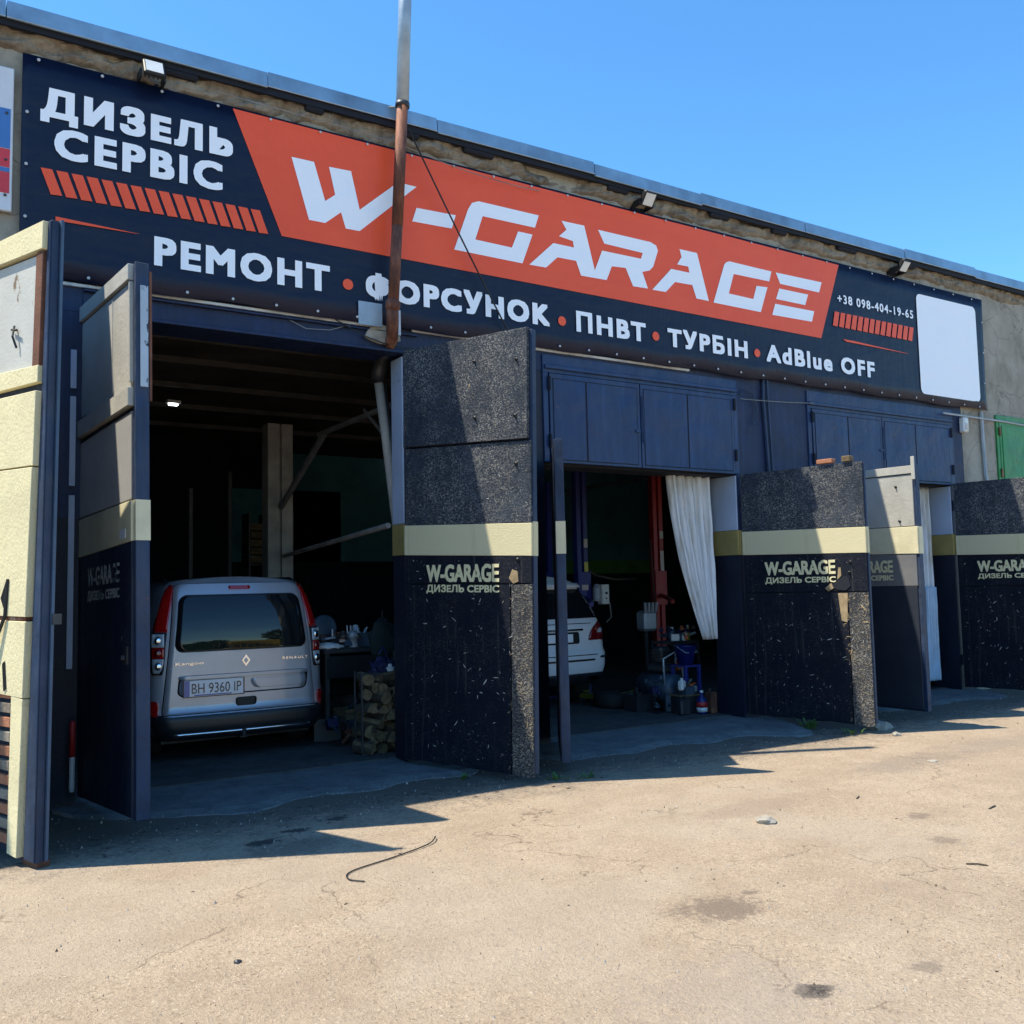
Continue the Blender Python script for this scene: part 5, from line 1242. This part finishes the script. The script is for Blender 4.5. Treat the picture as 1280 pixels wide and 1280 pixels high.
    part('body', 'whitep', t, (-.06, .06, -.04, .04, 0, .13), bev=.02); bm = B(); lathe(bm, [(.02, .13), (.02, .16)], 10); obj('cap', bm, 'whitep', t)
    t = thing('small_box_stack', 'low wooden box under the orange funnel', 'box', (8.62, .80, 0)); part('box', 'darkmetal', t, (-.16, .18, -.12, .10, 0, .22), bev=.01); part('lid', 'log', t, (-.17, .19, -.13, .11, .221, .24))
    t = thing('trolley_jack', 'yellow trolley jack on the floor behind the white car', 'jack', (8.35, 2.3, 0), .3)
    bm = B(); box(bm, -.05, .05, -.3, .3, .06, .14, bev=.01); obj('frame', bm, 'yellowp', t)
    for x in (-.12, .12):
        for y in (-.25, .25):
            bm = B(); tube(bm, [(x-.02, y, .045), (x+.02, y, .045)], .045, 12); obj('wheel', bm, 'darkmetal', t)
    bm = B(); tube(bm, [(0, -.28, .12), (.0, -.62, .22)], .015, 8); lathe(bm, [(.05, .16), (.06, .18)], 12, (0, .2, 0)); obj('handle', bm, 'yellowp', t)
    t = thing('engine_stand', 'bright engine part hanging on a dark stand behind the trolley', 'engine', (9.2, 2.2, 0))
    bm = B(); tube(bm, [(0, 0, 0), (0, 0, 1.0)], .03, 8); box(bm, -.3, .3, -.03, .03, 0, .05); obj('stand', bm, 'darkmetal', t)
    bm = B(); box(bm, -.12, .12, -.14, .1, 1.0, 1.3, bev=.04); 
    for k in range(4): tube(bm, [(-.1+.065*k, -.12, 1.28), (-.12+.075*k, -.14, 1.42)], .022, 8)
    obj('block', bm, 'zinc', t)
    # hanging rope / hoses
    def hang(nm, pts, r, mat, lab, cat):
        bm = B(); tube(bm, pts, r, 6); tag(obj(nm, bm, mat), lab, cat)
    hang('hose', [(9.0, 3.4, 2.0), (9.2, 3.4, 1.85), (9.6, 3.4, 1.78), (10.05, 3.4, 1.78)], .018, 'beam', 'pale hose hanging between the two lift columns', 'hose')
    hang('rope', [(9.95, 2.9, 2.4), (9.98, 2.9, 1.6), (10.02, 2.9, 1.1)], .01, 'beam', 'thin rope hanging left of the red lift column', 'rope')
    # sill trim at the door of the left bay
    t = thing('fire_extinguisher', 'red and white extinguisher in the dark gap behind the tall left leaf', 'extinguisher', (1.13, -.14, .12))
    bm = B(); lathe(bm, [(.02, 0), (.022, .02), (.022, .34), (.015, .4), (.012, .42)], 12); obj('body', bm, 'whitep', t, True)
    bm = B(); lathe(bm, [(.023, .28), (.0235, .55), (.01, .57)], 12); obj('top', bm, 'redp', t, True)
workshop()

def curtains():
    def sheet(nm, lab, topl, topr, zt, path, y0, fold, n, mat, seed):
        """curtain gathered at the top and pulled sideways; path(v) -> (xl, xr) from top v=0 to bottom v=1"""
        t = thing(nm, lab, 'curtain', (0, 0, 0)); bm = B(); rows = 40; g = []
        for j in range(rows+1):
            v = j/rows; xl, xr, z = path(v)
            g.append([bm.verts.new((xl+(xr-xl)*(i/n + .012*sin(i*1.7+seed)), y0 + fold*(.4+.6*(1-v*.5))*sin(i/n*2*pi*4.5 + .9*sin(v*3+seed) + seed) + .35*fold*noise.noise(Vector((i*.35, v*5, seed))), z)) for i in range(n+1)])
        for j in range(rows):
            for i in range(n): bm.faces.new((g[j][i], g[j+1][i], g[j+1][i+1], g[j][i+1]))
        o = obj('cloth', bm, mat, t, True); m = o.modifiers.new('th', 'SOLIDIFY'); m.thickness = .003
        return t
    def p1(v):
        k = v**1.6
        return 8.05+.53*k, 8.73+.07*v, 3.09-2.12*v
    t = sheet('white_curtain', 'white curtain drawn aside and twisted down at the right of the middle bay', 0, 0, 0, p1, .33, .05, 64, 'curtain', 1.0)
    bm = B(); tube(bm, [(5.95, .30, 3.10), (8.9, .30, 3.10)], .012, 8); obj('rail', bm, 'beam', t)
    def p2(v): return 12.90+.04*v, 13.40-.02*v, 3.11-2.94*v
    t = sheet('white_curtain', 'narrow white curtain hanging straight in the far right bay', 0, 0, 0, p2, .30, .045, 48, 'curtain', 3.0)
    t['label'] = 'narrow white curtain hanging straight in the far right bay'
    bm = B(); tube(bm, [(10.52, .28, 3.12), (13.5, .28, 3.12)], .012, 8); obj('rail', bm, 'beam', t)
    def p3(v): return 13.08-.05*v, 13.36+.03*v, 1.55-1.42*v
    sheet('blue_tarp', 'pale blue tarp hanging below the narrow curtain in the far right bay', 0, 0, 0, p3, .22, .03, 36, 'pvcblue', 5.0)
curtains()

# ------------------------------------------------------------------ small things on the ground
def debris():
    def stone(nm, x, y, s, mat, lab, cat, seed, flat_=.6):
        bm = B(); bmesh.ops.create_icosphere(bm, subdivisions=2, radius=s)
        for v in bm.verts: v.co = v.co*(1+.45*noise.noise(v.co*(1.6/s)+Vector((seed, 0, 0)))); v.co.z *= flat_
        o = obj(nm, bm, mat); o.location = (x, y, gz(x, y)+s*flat_*.35); o.rotation_euler = (0, 0, seed); tag(o, lab, cat)
    stone('rubble_piece', 5.30, -3.66, .075, 'stone', 'pale crushed rubble piece in the middle of the sunlit yard', 'rubble', 2, .45)
    stone('rubble_piece', 9.62, -1.45, .12, 'stone', 'grey stone lying between the two right leaves', 'stone', 5, .6)
    stone('rubble_piece', 9.35, -1.85, .05, 'stone', 'small stone by the outer foot of the short leaf', 'stone', 7, .6)
    stone('pebble', .20, -4.05, .035, 'darkmetal', 'dark pebble near the lower left corner of the yard', 'pebble', 3, .7)
    stone('pebble', 2.15, -5.55, .03, 'darkmetal', 'dark pebble low in the centre of the yard', 'pebble', 4, .6)
    stone('pebble', 1.35, -4.0, .018, 'darkmetal', 'tiny dark pebble left of centre in the yard', 'pebble', 8, .6)
    stone('rubble_piece', 8.3, -3.0, .05, 'stone', 'flat white chip at the right of the sunlit yard', 'rubble', 12, .2)
    bm = B(); pts = [(2.33, -3.24, -.045), (2.27, -3.14, -.045), (2.35, -3.00, -.045), (2.7, -2.86, -.045), (3.02, -2.72, -.04), (3.13, -2.62, -.03), (3.16, -2.56, -.04)]
    P = [Vector(p) for p in pts]; P = [P[0]*2-P[1]] + P + [P[-1]*2-P[-2]]; sm = []
    for i in range(1, len(P)-2):
        for k in range(6):
            u = k/6; sm.append(.5*((2*P[i]) + (P[i+1]-P[i-1])*u + (2*P[i-1]-5*P[i]+4*P[i+1]-P[i+2])*u*u + (3*P[i]-P[i-1]-3*P[i+1]+P[i+2])*u**3))
    
    for q in sm: q.z += gz(q.x, q.y)+.052
    tube(bm, sm, .0045, 8); tag(obj('cable_scrap', bm, 'cable', None, True), 'curved black cable scrap lying on the sunlit yard near the shadow edge', 'cable')
    for k, (x, y, a, l, lab) in enumerate(((5.55, -5.2, 2.2, .12, 'dark twig at the right of the sunlit yard'), (6.9, -4.4, .2, .13, 'thin straw right of the dark stain'), (6.4, -3.6, .5, .10, 'dry leaf litter on the right yard'))):
        bm = B(); tube(bm, [(x, y, gz(x, y)+.004), (x+l*.5*cos(a)+.01, y+l*.5*sin(a), gz(x, y)+.008), (x+l*cos(a), y+l*sin(a), gz(x, y)+.004)], .005, 6); tag(obj('twig', bm, 'bark'), lab, 'twig')
    # weeds
    rnd = random.Random(9)
    for x, y, n, h, lab in ((8.98, -.95, 46, .13, 'green weed tuft at the foot of the short strand board leaf'), (9.05, -1.5, 30, .07, 'low weed tuft near the outer foot of the short leaf'), (4.95, -1.50, 26, .07, 'small weeds at the foot of the edge-on leaf'), (5.2, -1.62, 20, .06, 'tiny weeds just right of the edge-on leaf'), (4.30, -.95, 16, .05, 'sparse moss tuft at the foot of the tall right leaf')):
        t = thing('weed', lab, 'weed', (x, y, -.045)); bm = B()
        for k in range(n):
            a = rnd.uniform(0, 6.28); r = rnd.uniform(.0, .11); hh = h*rnd.uniform(.4, 1.1); o_ = Vector((cos(a)*r, sin(a)*r, 0)); d = Vector((cos(a), sin(a), 0)); sd = d.cross(Vector((0, 0, 1)))*rnd.uniform(.006, .014)
            p0, p1, p2 = o_, o_+d*hh*.4+Vector((0, 0, hh*.7)), o_+d*hh*.9+Vector((0, 0, hh*.8))
            v = [bm.verts.new(q) for q in (p0-sd*.4, p0+sd*.4, p1+sd, p1-sd, p2)]; bm.faces.new(v[:4]); bm.faces.new((v[3], v[2], v[4]))
        obj('leaves', bm, 'weed', t)
def litter():
    rnd = random.Random(31); bm = B()
    for i in range(360):
        if i < 300: x = rnd.uniform(1, 13.8); y = -1.05 - abs(rnd.gauss(0, .3))
        else: x = rnd.uniform(0, 12); y = rnd.uniform(-6.3, -1.6)
        s = rnd.uniform(.006, .02) *(.6 if i >= 300 else 1); a = rnd.uniform(0, 6.28); n = 5
        ring = [bm.verts.new((x+s*cos(a+k*2*pi/n)*rnd.uniform(.4, 1.2)*1.5, y+s*sin(a+k*2*pi/n)*rnd.uniform(.4, 1.2), gz(x, y)+rnd.uniform(0, .003))) for k in range(n)]
        c = bm.verts.new((x, y, gz(x, y)+.003+rnd.uniform(0, s*.4)))
        for k in range(n): bm.faces.new((ring[k], ring[(k+1) % n], c))
    obj('leaf_litter', bm, 'bark', kind='stuff')
debris(); litter()

# ------------------------------------------------------------------ the street behind the camera (seen in the van window)
def street():
    t = thing('yellow_bus', 'yellow bus parked across the yard, mirrored in the van window', 'bus', (18.5, -44, 0), pi)
    part('body', 'busyellow', t, (-4.5, 4.5, -1.25, 1.25, .45, 1.45), (-4.5, 4.5, -1.25, 1.25, 2.35, 3.0), bev=.08)
    for k in range(8): part('pillar', 'busyellow', t, (-4.4+1.2*k, -4.28+1.2*k, -1.22, 1.22, 1.45, 2.35))
    part('window', 'carglass', t, (-4.42, 4.42, -1.18, 1.18, 1.451, 2.349))
    for x in (-3, 3):
        for y in (-1.1, 1.1): 
            bm = B(); tube(bm, [(x, y-.12, .45), (x, y+.12, .45)], .45, 18); obj('wheel', bm, 'rubber', t)
    rnd = random.Random(2)
    for k, (x, y, r) in enumerate(((-14, -52, 3.2), (-2, -58, 3.0), (12, -62, 2.6), (14.5, -56, 2.6), (27, -50, 4.6), (-26, -60, 4), (36, -60, 5))):
        t = thing('street_tree', ['round tree', 'dark tree', 'low tree', 'broad tree', 'tall tree', 'far left tree', 'far right tree'][k]+' across the yard behind the viewer', 'tree', (x, y, 0), 0, 'trees across the yard')
        bm = B(); tube(bm, [(0, 0, 0), (.1, 0, r*.6), (0, .1, r*1.2)], [.25, .2, .1], 8); obj('trunk', bm, 'bark', t)
        bm = B()
        for i in range(420):
            d = Vector((rnd.gauss(0, 1), rnd.gauss(0, 1), rnd.gauss(0, 1))).normalized()*r*rnd.uniform(.5, 1); c = Vector((0, 0, r*1.15)) + Vector((d.x, d.y, d.z*.75))
            s = r*.13; a = Vector((rnd.uniform(-1, 1), rnd.uniform(-1, 1), rnd.uniform(-1, 1))).normalized(); b_ = a.orthogonal().normalized()
            bm.faces.new([bm.verts.new(c+q) for q in (a*s, b_*s, -a*s, -b_*s)])
        obj('crown', bm, 'foliage', t)
    t = thing('dark_kiosk', 'dark green kiosk across the yard behind the viewer', 'kiosk', (7.5, -44, 0)); part('body', 'green', t, (-3, 3, -2, 2, 0, 3.0), bev=.05); part('roof', 'darkmetal', t, (-3.2, 3.2, -2.2, 2.2, 3.001, 3.15)); part('door', 'black', t, (-.5, .5, 2.0, 2.04, 0, 2.1))
street()
